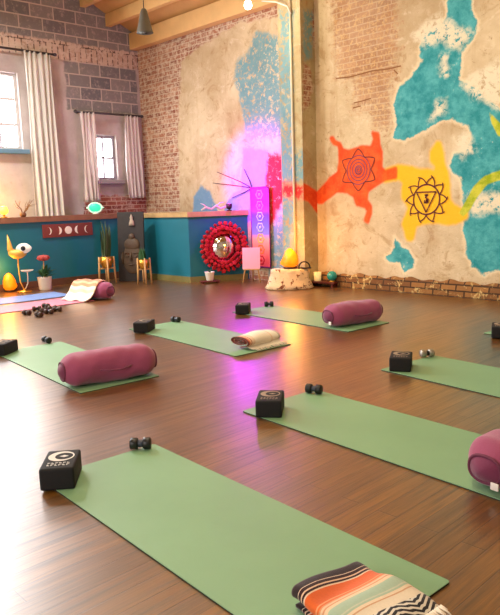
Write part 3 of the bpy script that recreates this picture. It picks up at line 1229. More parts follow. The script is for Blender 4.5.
def make_bolster(label, L=.66, w=.27, h=.22, seed=0, tagged=True):
    rnd = random.Random(seed)
    ph = [rnd.random()*6 for _ in range(6)]
    t = thing('bolster', label, 'bolster', group='plum yoga bolsters')

    def sec(a, s):
        ca, sa = math.cos(a), math.sin(a)
        y = w/2*math.copysign(abs(ca)**.8, ca)
        z = h/2*math.copysign(abs(sa)**.85, sa)
        return y*s, z*s

    def fn(u, v):
        x = (v-.5)*L
        q = abs(v-.5)*2
        s = 1.0 if q < .72 else (1-.46*((q-.72)/.28)**2.0)
        a = 2*PI*u
        y, z = sec(a, s)
        wr = 1+.028*math.sin(3*a+7*x/L+ph[0])+.026*math.sin(11*x/L+2*a+ph[1])+.016*math.sin(23*x/L-3*a+ph[2])+.010*math.sin(37*x/L+5*a+ph[3])
        sag = .012*math.sin(PI*v)
        zz = h/2+z*wr+sag*(.5+z/h)
        zz = max(.004, zz)
        return Vector((x, y*wr, zz))
    MB().grid(fn, 48, 44, True).build('cover', PLUM, t)
    for s in (-1, 1):
        def cap(u, v, s=s):
            a = 2*PI*u
            y, z = sec(a, .54*v)
            b = .028*(1-v*v)
            return Vector((s*(L/2+b), y, max(.004, h/2+z)))
        MB().grid(cap, 32, 8, True).build('end_panel', PLUM2, t)
        pts = []
        for i in range(37):
            y, z = sec(2*PI*i/36, .56)
            pts.append((s*L/2*1.0, y, max(.01, h/2+z)))
        MB().tube(pts, .007, 8, False).build('piping', PIPE, t)
    if tagged:
        MB().box((-L/2-.022, -.06, .05), (.006, .035, .03), bevel=.002).build('tag', TAGW, t)
    # carry strap lying on the near side
    MB().tube([(-.10, -w/2-.003, h*.52), (-.04, -w/2-.012, h*.47), (.05, -w/2-.014, h*.46), (.12, -w/2-.003, h*.52)], .0055, 8).build('carry_handle', PLUM2, t)
    return t


def place(t, p, rz, z=MT):
    t.location = (p.x, p.y, z)
    t.rotation_euler = (0, 0, rz)


# direction along the room's y axis
bE = make_bolster('plum bolster on the left mat, the largest whole bolster in view', .66, .26, .22, 1, False)
p1, p2 = fl(67, 388), fl(150, 374)
place(bE, (p1+p2)/2, math.atan2(p2.y-p1.y, p2.x-p1.x))
bD = make_bolster('plum bolster on the mat nearest the salt lamp pedestal', .64, .27, .21, 2)
p1, p2 = fl(331, 328.5), fl(379, 320.5)
place(bD, (p1+p2)/2+Vector((-.03, .0, 0)), math.atan2(p2.y-p1.y, p2.x-p1.x))
bM = make_bolster('plum bolster with a white tag cut off by the right edge', .66, .26, .20, 3)
ang = R(84)
p1 = fl(484, 494)
place(bM, p1+Vector((math.cos(ang)*.33, math.sin(ang)*.33, 0)), ang)
bP = make_bolster('plum bolster on the pink mat, half under a draped blanket', .62, .27, .21, 4, False)
pb = fl(97, 299.5)
place(bP, pb+Vector((-.13, .02, 0)), R(18), MT)

# ------------------------------------------------------------------ blankets
def stripe_mat(name, axis, stops, zig=False):
    """stops: list of (position in metres, colour); stripes run across the given object axis"""
    m, nt, b = new_mat(name)
    tc = nd(nt, 'ShaderNodeTexCoord')
    uv = nd(nt, 'ShaderNodeAttribute')
    uv.attribute_name = 'along'
    v = tc.outputs['Object']
    wob = math_n(nt, 'MULTIPLY', math_n(nt, 'SUBTRACT', noise(nt, 40, 3, .6, v), .5), .006)
    f = math_n(nt, 'ADD', uv.outputs['Fac'], wob)
    cr_ = nd(nt, 'ShaderNodeValToRGB')
    cr_.color_ramp.interpolation = 'CONSTANT'
    els = cr_.color_ramp.elements
    while len(els) > 1:
        els.remove(els[0])
    els[0].position = 0
    els[0].color = lin(stops[0][1])
    for p, c in stops[1:]:
        e = els.new(p)
        e.color = lin(c)
    nt.links.new(f, cr_.inputs[0])
    col = cr_.outputs[0]
    if zig:
        ac = nd(nt, 'ShaderNodeAttribute')
        ac.attribute_name = 'across'
        s1 = math_n(nt, 'PINGPONG', math_n(nt, 'MULTIPLY', ac.outputs['Fac'], 1.0), .07)
        t_ = math_n(nt, 'ADD', math_n(nt, 'MULTIPLY', f, 1.0), math_n(nt, 'MULTIPLY', s1, 1.1))
        pp = math_n(nt, 'PINGPONG', t_, .026)
        zz = math_n(nt, 'GREATER_THAN', pp, .012)
        inz = math_n(nt, 'MULTIPLY', math_n(nt, 'GREATER_THAN', f, zig[0]), math_n(nt, 'LESS_THAN', f, zig[1]))
        col = mix(nt, math_n(nt, 'MULTIPLY', zz, inz), col, lin((34, 30, 30)))
    nv = noise(nt, 120, 3, .6, v)
    col = mix(nt, .18, col, nv, 'MULTIPLY')
    nt.links.new(col, b.inputs['Base Color'])
    b.inputs['Roughness'].default_value = .95
    b.inputs['Sheen Weight'].default_value = .25
    b.inputs['Specular IOR Level'].default_value = .1
    bump(nt, b, noise(nt, 220, 3, .6, v), .35, .003)
    return m


def cloth_from(fn, nu, nv, name, m, parent, thick, along, across):
    b = MB()
    b.grid(fn, nu, nv)
    o = b.build(name, m, parent, recalc=False)
    a = o.data.attributes.new('along', 'FLOAT', 'POINT')
    a2 = o.data.attributes.new('across', 'FLOAT', 'POINT')
    A, B = [], []
    for i in range(nu):
        for j in range(nv):
            A.append(along(i/(nu-1), j/(nv-1)))
            B.append(across(i/(nu-1), j/(nv-1)))
    a.data.foreach_set('value', np.array(A, dtype=np.float32))
    a2.data.foreach_set('value', np.array(B, dtype=np.float32))
    md = o.modifiers.new('thick', 'SOLIDIFY')
    md.thickness = thick
    md.offset = 0
    return o


CREAM = (226, 210, 182)
SERAPE = stripe_mat('serape_stripes', 0, [
    (0, (46, 26, 26)), (.05, (40, 22, 24)), (.09, (226, 200, 176)), (.10, (52, 24, 26)), (.135, (228, 190, 160)), (.15, (50, 24, 26)), (.175, (236, 206, 178)),
    (.19, (226, 104, 46)), (.335, (240, 160, 110)), (.35, (226, 112, 52)), (.37, (222, 150, 104)), (.385, (232, 196, 160)), (.41, (214, 150, 112)), (.425, (236, 206, 170)),
    (.46, (172, 196, 172)), (.565, (200, 206, 182)), (.58, (170, 194, 170)), (.60, (234, 214, 182)), (.63, (206, 160, 120)), (.645, CREAM), (.76, (224, 216, 200)), (.97, CREAM)],
    zig=(.76, .955))


def folded_blanket():
    """folded in three, thick soft fold along the far long side; stripes run across its length"""
    t = thing('folded_blanket', 'striped orange, mint and cream woven blanket with zigzag end on the nearest mat', 'blanket')
    L, Wd = .335, .31
    # a flattened spiral cross-section (y, z), swept along x
    sec = []
    lay = [(.0, .012), (.026, .040), (.054, .066)]
    def bend(y, z0, z1, s):
        c = (z0+z1)/2
        r = (z1-z0)/2
        return [(y+s*r*1.3*math.sin(q), c-r*math.cos(q)) for q in [PI*k/8 for k in range(1, 8)]]
    h = Wd/2
    for y in np.linspace(-h+.02, h-.03, 16):
        sec.append((y, .010))
    sec += bend(h-.03, .010, .034, 1)
    for y in np.linspace(h-.03, -h+.03, 16):
        sec.append((y, .034))
    sec += bend(-h+.03, .034, .060, -1)
    for y in np.linspace(-h+.03, h-.05, 16):
        sec.append((y, .060))
    for q in [PI*k/8 for k in range(1, 5)]:
        sec.append((h-.05+.05*math.sin(q), .060-.045*(1-math.cos(q))))
    n = len(sec)

    def fn(u, v):
        i = v*(n-1)
        k = min(n-2, int(i))
        f = i-k
        y = sec[k][0]*(1-f)+sec[k+1][0]*f
        z = sec[k][1]*(1-f)+sec[k+1][1]*f
        x = (u-.5)*L
        x += .012*math.sin(y*17)*(z/.06)
        z += (z/.06)*(.007*math.sin(x*21+y*9)+.004*math.sin(x*47+2))+(.010*(z/.06)*math.sin(PI*u))
        y += .006*math.sin(x*25)
        return Vector((x, y, max(.004, z)))
    cloth_from(fn, 60, 90, 'woven_cloth', SERAPE, t, .009, lambda u, v: u, lambda u, v: sec[min(n-1, int(v*(n-1)))][0]+.5)
    fr = MB()
    rnd = random.Random(3)
    for k in range(36):
        y = -h+.02+k*(Wd-.05)/35
        for z in (.062, .034):
            e = L/2
            dx = .03+.02*rnd.random()
            fr.tube([(e-.005, y, z), (e+dx*.5, y+rnd.uniform(-.006, .006), z-.004), (e+dx, y+rnd.uniform(-.015, .015), max(.006, z-.03))], [.0035, .003, .002], 5)
    fr.build('fringe', mat('fringe_wool', (232, 220, 200), .95), t)
    return t


fb = folded_blanket()
q1, q2, q3 = fl(293, 588, .06), fl(365, 565, .06), fl(428, 598, .06)
axis = math.atan2((q3-q2).y, (q3-q2).x)
wdir = (q1-q2).normalized()
xdir = (q3-q2).normalized()
cc = q2+xdir*.165+wdir*.145
fb.location = (cc.x, cc.y, MT)
fb.rotation_euler = (0, 0, axis)

CREAMB = stripe_mat('cream_blanket_stripes', 0, [
    (0, (120, 60, 56)), (.03, (216, 120, 84)), (.06, (232, 190, 150)), (.09, (190, 110, 96)), (.11, (236, 210, 180)), (.2, (244, 234, 214)), (.72, (232, 206, 174)), (.76, (244, 234, 214)), (.94, (190, 178, 164))])


def rolled_blanket():
    t = thing('folded_blanket', 'cream blanket loosely folded with dark red end stripes on the middle mat', 'blanket')
    L = .40

    def fn(u, v):
        # v runs along a loose flattened roll seen at its end, u along its length
        a = -2.6+v*13.5
        r = .060-.0034*(13.5*(1-v))
        x = (u-.5)*L
        y = 2.1*r*math.cos(a)+.012*math.sin(x*11)
        z = .066+r*.92*math.sin(a)*(1-.18*abs(u-.4))+.006*math.sin(x*16+a)
        return Vector((x, y, max(.006, z)))
    cloth_from(fn, 40, 90, 'woven_cloth', CREAMB, t, .007, lambda u, v: u, lambda u, v: v)
    # loose flap in front on the mat

    def fl_(u, v):
        x = (u-.5)*L*.95+.02
        y = -.06-.09*v
        z = .008+.05*(1-v)**3+.006*abs(math.sin(x*24+v*3))
        return Vector((x, y, z))
    cloth_from(fl_, 40, 12, 'loose_flap', CREAMB, t, .006, lambda u, v: .3+.4*u, lambda u, v: v)
    fr = MB()
    rnd = random.Random(5)
    for k in range(30):
        x = -.16+k*.0125
        fr.tube([(x, -.145, .012), (x+rnd.uniform(-.01, .01), -.165, .018), (x+rnd.uniform(-.015, .015), -.20, .006)], [.004, .004, .0025], 5)
    fr.build('fringe', mat('fringe_wool', (232, 220, 200), .95), t)
    return t


rb = rolled_blanket()
p1, p2 = fl(238, 350), fl(272, 342)
place(rb, (p1+p2)/2, math.atan2(p2.y-p1.y, p2.x-p1.x))

DRAPE = stripe_mat('draped_blanket_stripes', 0, [
    (0, (238, 226, 206)), (.30, (234, 200, 170)), (.36, (236, 222, 200)), (.44, (224, 150, 112)), (.52, (236, 190, 150)), (.6, (222, 140, 104)), (.72, (236, 200, 166)), (.86, (238, 222, 200)), (.95, (196, 170, 150))])


def draped_blanket():
    t = thing('draped_blanket', 'cream and peach blanket draped over the bolster on the pink mat', 'blanket')

    # profile over the bolster: from the mat on its far side over the top
    prof = [(-.34, .010), (-.27, .030), (-.21, .09), (-.16, .17), (-.10, .225), (0, .245), (.07, .235), (.115, .19)]

    def fn(u, v):
        i = u*(len(prof)-1)
        k = min(len(prof)-2, int(i))
        f = i-k
        f = f*f*(3-2*f)*.4+f*.6
        y = prof[k][0]*(1-f)+prof[k+1][0]*f
        z = prof[k][1]*(1-f)+prof[k+1][1]*f
        x = (v-.5)*.44+.03*math.sin(u*4)
        z += .012*math.sin(v*13+u*5)*(1-.6*u)
        return Vector((x, y, max(.006, z)))
    cloth_from(fn, 44, 40, 'woven_cloth', DRAPE, t, .012, lambda u, v: u, lambda u, v: v)
    return t


db = draped_blanket()
db.location = bP.location+Vector((-.06, .0, .0))
db.rotation_euler = (0, 0, R(18))

# ------------------------------------------------------------------ display along the teal wall
GOLD = mat('gold_metal', (206, 150, 60), .35, .9, var=.1)
CERW = mat('white_ceramic', (232, 226, 210), .4, var=.05)
LEAF = mat('leaf_green', (48, 92, 50), .6, var=.35)
LEAFD = mat('leaf_dark', (60, 78, 44), .6, var=.35)
STEMW = mat('pale_wood_legs', (196, 154, 96), .6, var=.2)
BLACKM = mat('dark_metal', (36, 32, 32), .5, .4)


def salt(c, st):
    name = 'salt_rock_%d' % int(st*10)
    m, nt, b = new_mat(name)
    v = coords(nt)
    n = noise(nt, 9, 4, .6, v)
    col = mix(nt, n, lin((255, 92, 0)), lin((255, 150, 10)))
    nt.links.new(col, b.inputs['Base Color'])
    nt.links.new(col, b.inputs['Emission Color'])
    b.inputs['Emission Strength'].default_value = st*.6
    bump(nt, b, n, .6, .02)
    return m


def salt_lamp(label, loc, h, r, st, energy):
    t = thing('salt_lamp', label, 'lamp', loc, 0, 'glowing salt lamps')
    MB().lathe([(r*.75, 0), (r*.8, .008), (r*.8, .022), (r*.7, .026)], seg=20).build('base', mat('lamp_base_wood', (70, 42, 24), .6), t)
    rnd = random.Random(int(h*1000))
    ph = [rnd.random()*6 for _ in range(4)]
    wob = lambda a, z: 1+.10*math.sin(3*a+ph[0]+z*20)+.07*math.sin(5*a+ph[1]-z*31)+.04*math.sin(9*a+ph[2])
    MB().lathe([(r*.62, .026), (r*.95, .06), (r, .3*h), (r*.86, .6*h), (r*.55, .86*h), (r*.2, h), (0, h*1.01)], seg=26, wob=wob).build('salt_rock', salt(0, st), t)
    lt = lamp('salt_lamp_glow', 'POINT', (loc[0], loc[1], loc[2]+h*.55), energy, (1, .38, .05), .1)
    lt.location = (loc[0]+.12, loc[1]-.12, loc[2]+h+.10)
    return t


p = fl(10, 291.5)
salt_lamp('orange glowing salt lamp on the floor at the left edge', (p.x, p.y, 0), .28, .10, 1.6, 9)

# pale bowl at the far left
p = fl(0, 290)
MBx = MB().lathe([(.04, 0), (.05, .008), (.10, .055), (.115, .075), (.108, .075), (.09, .05), (0, .02)], seg=28)
o = MBx.build('bowl', mat('silver_bowl', (196, 196, 200), .3, .5))
o.location = (p.x-.10, p.y-.08, 0)
tag(o, 'pale metal bowl on the floor left of the orange salt lamp', 'bowl')
# taper candle behind it
p = fl(1.5, 285)
t = thing('candle_stand', 'white taper candle in a dark stand at the left edge', 'candle', (p.x, p.y, 0))
MB().lathe([(.05, 0), (.05, .01), (.012, .02), (.012, .16), (.026, .17), (.026, .19), (0, .19)], seg=16).build('stand', BLACKM, t)
MB().lathe([(.02, .18), (.02, .33), (.016, .34), (0, .34)], seg=14).build('candle', CERW, t)

# golden flower / eye ornament stand
p = fl(25, 292)
t = thing('ornament_stand', 'gold ornament stand with spiked golden leaf, white eye disc and small dish', 'ornament', (p.x, p.y, 0), R(45))
ORN = mat('ornament_gold', (226, 176, 76), .5, .2)
MB().lathe([(.11, 0), (.11, .018), (.03, .028), (.02, .05), (0, .05)], seg=24).build('base', GOLD, t)
MB().tube([(-.01, 0, .04), (-.055, 0, .15), (-.065, 0, .36), (-.06, 0, .50)], .009).build('stem', ORN, t)
MB().tube([(.01, 0, .04), (.055, 0, .13), (.062, 0, .22), (.06, 0, .31)], .008).build('stem', CERW, t)
MB().lathe([(.02, .30), (.08, .315), (.095, .33), (.085, .33), (.03, .322), (0, .32)], (.06, 0, 0), 22).build('dish', CERW, t)


def eyeball(u, v):
    a = 2*PI*u
    r = v
    x = .115*r*math.cos(a)
    z = .075*r*math.sin(a)*(1-.35*abs(math.cos(a))**3)
    return Vector((.055+x, -.055-.022*(1-r*r), .655+z))


orn = MB()
orn.lathe([(0, -.075), (.06, -.06), (.11, -.015), (.125, .03), (.09, .06), (0, .07)], (-.06, 0, .57), 22, wob=lambda a, z: 1+.12*math.cos(2*a))
orn.tube([(-.14, 0, .58), (-.17, 0, .66), (-.175, 0, .74), (-.19, 0, .86)], [.05, .042, .028, .004])
orn.tube([(.0, 0, .58), (.05, -.01, .63), (.10, -.01, .64)], [.045, .04, .015])
orn.build('golden_leaf', ORN, t)
e = MB()
e.grid(eyeball, 28, 7, True)
e.grid(lambda u, v: Vector((eyeball(u, v).x, -.03, eyeball(u, v).z)), 28, 7, True)
e.grid(lambda u, v: Vector((eyeball(u, 1).x, -.055+.025*v, eyeball(u, 1).z)), 28, 2, True)
eo = e.build('eye_disc', CERW, t)
MB().lathe([(.036, 0), (.034, .006), (.012, .009), (0, .009)], seg=20, M=Matrix.Translation((.055, -.073, .655)) @ Matrix.Rotation(PI/2, 4, 'X')).build('pupil', BLACKM, eo)

# potted plant with a red flower
p = fl(45.5, 290)
t = thing('potted_plant', 'leafy plant with a round red flower in a cream pot', 'plant', (p.x, p.y, 0))
MB().lathe([(.08, 0), (.09, .02), (.105, .19), (.11, .20), (.098, .20), (.09, .17), (0, .165)], seg=4*7).build('pot', CERW, t)
lf = MB()
rnd = random.Random(11)


def leaf(mb, base, d, L, w, droop):
    d = Vector(d).normalized()
    side = d.cross(Vector((0, 0, 1)))
    side = side.normalized() if side.length > .05 else Vector((1, 0, 0))
    nrm = side.cross(d)

    def fn(u, v):
        t_ = v
        wd = w*math.sin(PI*min(1, t_*.96+.04))**.8*(1-.25*t_)
        q = Vector(base)+d*L*t_+Vector((0, 0, -droop*t_*t_))+side*wd*(u-.5)+nrm*.25*wd*abs(u-.5)
        return q
    mb.grid(fn, 5, 9)


for k in range(26):
    a = rnd.random()*2*PI
    leaf(lf, (.03*math.cos(a), .03*math.sin(a), .17+.08*rnd.random()), (math.cos(a)*.8, math.sin(a)*.8, rnd.uniform(.4, 2.0)), rnd.uniform(.14, .26), .055, .05)
lf.build('foliage', LEAF, t)
MB().tube([(0, 0, .17), (.01, 0, .34), (.03, -.01, .46)], .008).build('stem', STEMW, t)
MB().lathe([(0, -.045), (.06, -.035), (.09, 0), (.07, .035), (0, .05)], (.035, -.01, .49), 26, wob=lambda a, z: 1+.16*math.sin(7*a)+.08*math.sin(3*a)).build('flower', mat('flower_red', (166, 64, 58), .7, var=.4, scale=50), t)

# moon phase banner on the low wall
y0, y1 = on_x(42, 230, XP).y, on_x(92, 230, XP).y
zt, zb = on_x(67, 223.5, XP).z, on_x(67, 236.5, XP).z
t = thing('moon_banner', 'brown hanging strip with five white moon phases on the teal wall', 'wall hanging', (XP+.012, (y0+y1)/2, (zt+zb)/2))
W_ = y1-y0
H_ = zt-zb
MB().box((0, 0, 0), (.016, W_, H_), bevel=.003).build('board', mat('moon_board', (118, 52, 44), .7), t)
for k in range(5):
    s = k-2
    yy = s*W_*.2
    rad = H_*.30
    mb = MB()
    n = 24
    if s == 0:
        poly = [(yy+rad*math.cos(2*PI*i/n), rad*math.sin(2*PI*i/n)) for i in range(n)]
    else:
        kk = .35 if abs(s) == 1 else .7
        sg = -1 if s > 0 else 1
        poly = [(yy+sg*rad*math.cos(-PI/2+PI*i/n), rad*math.sin(-PI/2+PI*i/n)) for i in range(n+1)]
        poly += [(yy+sg*rad*kk*math.cos(PI/2-PI*i/n), rad*math.sin(PI/2-PI*i/n)) for i in range(1, n)]
    Mx = Matrix(((0, 0, 1, 0), (1, 0, 0, 0), (0, 1, 0, 0), (0, 0, 0, 1)))
    mb.prism(poly, .008, .013, Mx)
    mb.build('moon', CERW, t)

# green glowing lotus light on the cap of the low wall
p = on_x(96, 215.5, XP-.05)
t = thing('lotus_light', 'glowing green oval lamp on the teal wall cap', 'lamp', (XP-.06, p.y, HP+.085), R(-40+90))
GLOWG = mat('green_glow', (40, 220, 140), .4, emis=(30, 235, 140), estr=1.1)
RIMG = mat('lamp_rim_pale', (196, 232, 210), .4, emis=(170, 240, 200), estr=.35)
MB().lathe([(.05, 0), (.05, .012), (.02, .02), (.02, .04), (0, .04)], seg=18).build('foot', CERW, t)


def disc(a_, b_, d_, cz):
    def fn(u, v):
        a = 2*PI*u
        ph = PI*v
        return Vector((a_*math.sin(ph)*math.cos(a), d_*math.cos(ph), cz+b_*math.sin(ph)*math.sin(a)))
    return fn


MB().grid(disc(.105, .075, .035, .105), 28, 12, True).build('glowing_shade', GLOWG, t)
rim = MB()
rim.tube([(.108*math.cos(2*PI*k/28), 0, .105+.078*math.sin(2*PI*k/28)) for k in range(29)], .016, 8)
for k in (0, 2):
    a = 2*PI*k/4
    ca, sa = math.cos(a), math.sin(a)
    L_ = .05 if abs(ca) > .9 else .025
    rim.tube([(.10*ca, 0, .105+.072*sa), ((.10+L_*.6)*ca, 0, .105+(.072+L_*.5)*sa), ((.10+L_)*ca, 0, .105+(.072+L_)*sa)], [.022, .016, .003], 8)
rim.build('petal_rim', RIMG, t)

# carved panel leaning in the corner
pa, pb_ = fl(117.5, 282.5), fl(143.5, 282.5)
pc = (pa+pb_)/2+Vector((-.10, .10, 0))
aw = (pb_-pa).length
ang = math.atan2(pb_.y-pa.y, pb_.x-pa.x)
t = thing('carved_panel', 'tall dark carved panel with a relief face leaning in the corner', 'wall panel', (pc.x, pc.y, 0), ang)
CARV = mat('carved_dark_wood', (36, 30, 27), .7, var=.3)
CARV2 = mat('carved_relief_bronze', (78, 60, 42), .6, var=.3)
hp = on_x(130, 212, pc.x).z
Tl = Matrix.Rotation(R(-4), 4, 'X')
MB().box((0, .05, hp/2+.002), (aw, .035, hp), tilt=Tl, bevel=.004).build('board', CARV, t)
rel = MB()


def P3(x, z, d=0):
    return Tl @ Vector((x, -.02-d, z-hp/2))+Vector((0, .05, hp/2+.002))


def oval(cx, cz, a_, b_, d_):
    rel.grid(lambda u, v: P3(cx+a_*math.sin(PI/2*v)*math.cos(2*PI*u), cz+b_*math.sin(PI/2*v)*math.sin(2*PI*u), d_*math.cos(PI/2*v)), 26, 8, True)


oval(.02, hp*.33, aw*.36, hp*.22, .035)       # face
oval(.02, hp*.53, aw*.30, hp*.10, .04)       # hair
oval(.02, hp*.64, aw*.12, hp*.05, .04)       # top knot
rel.tube([P3(.02, hp*.42, .03), P3(.015, hp*.36, .05), P3(.02, hp*.31, .055)], [.01, .016, .024], 8)
for s in (-1, 1):
    rel.tube([P3(.02+s*.04, hp*.40, .035), P3(.02+s*.085, hp*.415, .038), P3(.02+s*.13, hp*.395, .02)], .009, 6)
    rel.tube([P3(.02+s*.045, hp*.365, .035), P3(.02+s*.08, hp*.355, .036), P3(.02+s*.115, hp*.368, .022)], .010, 6)
    rel.tube([P3(.02+s*.165, hp*.42, .005), P3(.02+s*.175, hp*.34, .01), P3(.02+s*.165, hp*.25, .006)], [.014, .02, .016], 8)
rel.tube([P3(-.03, hp*.245, .036), P3(.02, hp*.238, .042), P3(.07, hp*.245, .036)], [.006, .014, .006], 8)
rel.build('relief_face', CARV2, t)
fig = MB()
fig.lathe([(0, 0), (.05, .004), (.045, .05), (.03, .09), (.022, .10), (.028, .13), (.012, .17), (0, .19)], (0, 0, 0), 16, M=Matrix.Translation(P3(.03, hp*.80, .005)) @ Matrix.Diagonal((1, .5, 1, 1)))
fig.build('carved_figure', mat('carved_figure_pale', (166, 150, 132), .6), t)


def plant_stand(label, px, py, h, potr, n, seed, tall):
    p = fl(px, py)
    t = thing('plant_stand', label, 'plant stand', (p.x, p.y, 0), R(20), 'gold pots on wooden plant stands')
    for k in range(4):
        a = PI/4+k*PI/2
        c, s = math.cos(a), math.sin(a)
        MB().tube([(c*potr*1.28, s*potr*1.28, 0), (c*potr*1.16, s*potr*1.16, h*.5), (c*potr*1.10, s*potr*1.10, h*1.08)], [.013, .016, .014], 8).build('leg', STEMW, t)
    MB().box((0, 0, h*.62), (potr*2.2, .022, .022), PI/4).box((0, 0, h*.62), (potr*2.2, .022, .022), -PI/4).build('cross_brace', STEMW, t)
    z0 = h*.64
    MB().lathe([(potr*.62, z0), (potr*.8, z0+.03), (potr, z0+potr*.9), (potr*.93, z0+potr*1.7), (potr*.86, z0+potr*1.7), (0, z0+potr*1.5)], seg=28).build('pot', GOLD, t)
    lf = MB()
    rnd = random.Random(seed)
    zt = z0+potr*1.5
    for k in range(n):
        a = rnd.random()*2*PI
        sp = rnd.uniform(.02, .22)
        L = tall*rnd.uniform(.55, 1.0)
        b0 = Vector((rnd.uniform(-.5, .5)*potr, rnd.uniform(-.5, .5)*potr, zt-.02))
        leaf(lf, b0, (math.cos(a)*sp, math.sin(a)*sp, 1), L, .05 if tall > .3 else .075, .0)
    lf.build('foliage', LEAFD if tall > .3 else LEAF, t)
    return t


plant_stand('gold pot with tall spiky leaves on a wooden stand left of the carved panel', 108, 283.5, .40, .105, 16, 4, .64)
plant_stand('small gold pot with short leaves on a wooden stand right of the carved panel', 145, 284, .38, .085, 12, 6, .24)

# ------------------------------------------------------------------ ledge and window wall bits at left
def twigs(t, name, n, L, spread, m, seed, r=.006, up=1.0, dirs=None):
    mb = MB()
    rnd = random.Random(seed)
    for k in range(n):
        if dirs:
            d = Vector(dirs[k])
        else:
            a = rnd.random()*2*PI
            d = Vector((math.cos(a)*spread, math.sin(a)*spread, up*rnd.uniform(.7, 1)))
        d = d.normalized()*L*rnd.uniform(.7, 1)
        s = d.orthogonal().normalized()*L*.05
        mb.tube([(0, 0, 0), d*.35+s, d*.7-s*.6, d], [r, r*.9, r*.7, r*.35], 6)
        if not dirs:
            e = d*.55
            mb.tube([e, e+d*.2+s*3, e+d*.33+s*5], [r*.7, r*.5, r*.3], 5)
    return mb.build(name, m, t)


TWIG = mat('twig_brown', (120, 84, 54), .8)
p = on_x(23, 214, XP-.07)
t = thing('twig_vase', 'dried twigs in a small pot on the wall cap below the large window', 'twig arrangement', (XP-.07, p.y, HP+.085))
MB().lathe([(.035, 0), (.05, .03), (.045, .06), (.03, .075), (.024, .075), (0, .06)], seg=18).build('vase', mat('vase_brown', (110, 70, 40), .5), t)
o = twigs(t, 'twigs', 9, .30, .75, TWIG, 3, .005)
o.location = (0, 0, .05)
p = on_x(4, 214, XP-.07)
t = thing('ledge_lamp', 'warm yellow glowing lamp on the wall cap at the left edge', 'lamp', (XP-.07, p.y, HP+.085))
MB().lathe([(.05, 0), (.05, .012), (.015, .02), (.015, .05), (0, .05)], seg=18).build('base', GOLD, t)
MB().lathe([(.03, .05), (.06, .07), (.07, .11), (.05, .16), (0, .18)], seg=22).build('glowing_shade', mat('yellow_glow', (255, 206, 90), .5, emis=(255, 190, 60), estr=2.0), t)
lamp('ledge_lamp_glow', 'POINT', (XP-.20, p.y+.04, HP+.32), 16, (1, .60, .14), .06)

# ------------------------------------------------------------------ wreath mirror, easel, banner corner
efd = Vector((XE2-XE, YW-YP, 0)).normalized()      # along the end face of the low wall
efn = Vector((efd.y, -efd.x, 0))                   # out of the end face
d = ray(224, 247)
o0 = Vector((XE, YP, 0))+efn*.09
tt = (o0-Vector((0, 0, EYE))).dot(efn)/d.dot(efn)
wc = Vector((0, 0, EYE))+d*tt
t = thing('wreath_mirror', 'round mirror framed by a thick wreath of red flowers on the teal wall', 'mirror', wc, math.atan2(efd.y, efd.x))
dt = ray(224, 222)
zt_ = (Vector((0, 0, EYE))+dt*((o0-Vector((0, 0, EYE))).dot(efn)/dt.dot(efn))).z
RO = (zt_-wc.z)
REDF = mat('flower_crimson', (186, 8, 30), .7, var=.45, scale=60)
REDD = mat('wreath_base_dark', (90, 10, 22), .8)
RM = RO*.76
tor = MB()
tor.grid(lambda u, v: Vector(((RM+.055*math.cos(2*PI*v))*math.cos(2*PI*u), .035*math.sin(2*PI*v), (RM+.055*math.cos(2*PI*v))*math.sin(2*PI*u))), 48, 13, True)
wr = tor.build('wreath_ring', REDD, t)
rnd = random.Random(21)
for k in range(84):
    a = 2*PI*k/84
    row = k % 3
    rr = RM+(-.065, .005, .07)[row]+rnd.uniform(-.01, .01)
    yy = (-.035, -.06, -.03)[row]
    s = rnd.uniform(.024, .038)
    ph = rnd.random()*6
    M = Matrix.Translation((rr*math.cos(a), yy, rr*math.sin(a))) @ Matrix.Rotation(PI/2+rnd.uniform(-.4, .4), 4, 'X') @ Matrix.Rotation(rnd.uniform(-.4, .4), 4, 'Y')
    fb_ = MB()
    fb_.lathe([(0, -.5*s), (.8*s, -.3*s), (1.1*s, .1*s), (.7*s, .35*s), (.5*s, .2*s), (.3*s, .5*s), (0, .55*s)], seg=20, M=M, wob=lambda a_, z, ph=ph: 1+.20*math.sin(5*a_+ph))
    fb_.build('flower', REDF, t)
m, nt, b = new_mat('mirror_glass')
b.inputs['Base Color'].default_value = (.85, .85, .88, 1)
b.inputs['Metallic'].default_value = 1
b.inputs['Roughness'].default_value = .03
MB().lathe([(RM, 0), (RM, .008), (0, .008)], seg=40, M=Matrix.Translation((0, .0, 0)) @ Matrix.Rotation(PI/2, 4, 'X')).build('mirror_glass', m, t)

# small pot on a low tray below the wreath
p = fl(210, 283)
DKRED = mat('dark_red_wood', (92, 34, 26), .5)
o = tag(MB().box((0, 0, .03), (.30, .16, .018), bevel=.004).box((-.12, 0, .0125), (.03, .14, .025)).box((.12, 0, .0125), (.03, .14, .025)).build('tray', DKRED),
        'low dark red wooden tray below the wreath mirror', 'tray', 'low red trays')
o.location = (p.x, p.y, 0)
o.rotation_euler = (0, 0, math.atan2(efd.y, efd.x))
t = thing('plant_pot', 'small cream pot on the tray below the wreath mirror', 'pot', (p.x, p.y, .04))
MB().lathe([(.05, 0), (.055, .01), (.075, .125), (.08, .135), (.07, .135), (.062, .11), (0, .105)], seg=26).build('pot', CERW, t)
lf = MB()
for k in range(7):
    a = k*.9
    leaf(lf, (0, 0, .10), (math.cos(a)*.5, math.sin(a)*.5, 1.2), .10, .03, .02)
lf.build('foliage', LEAF, t)

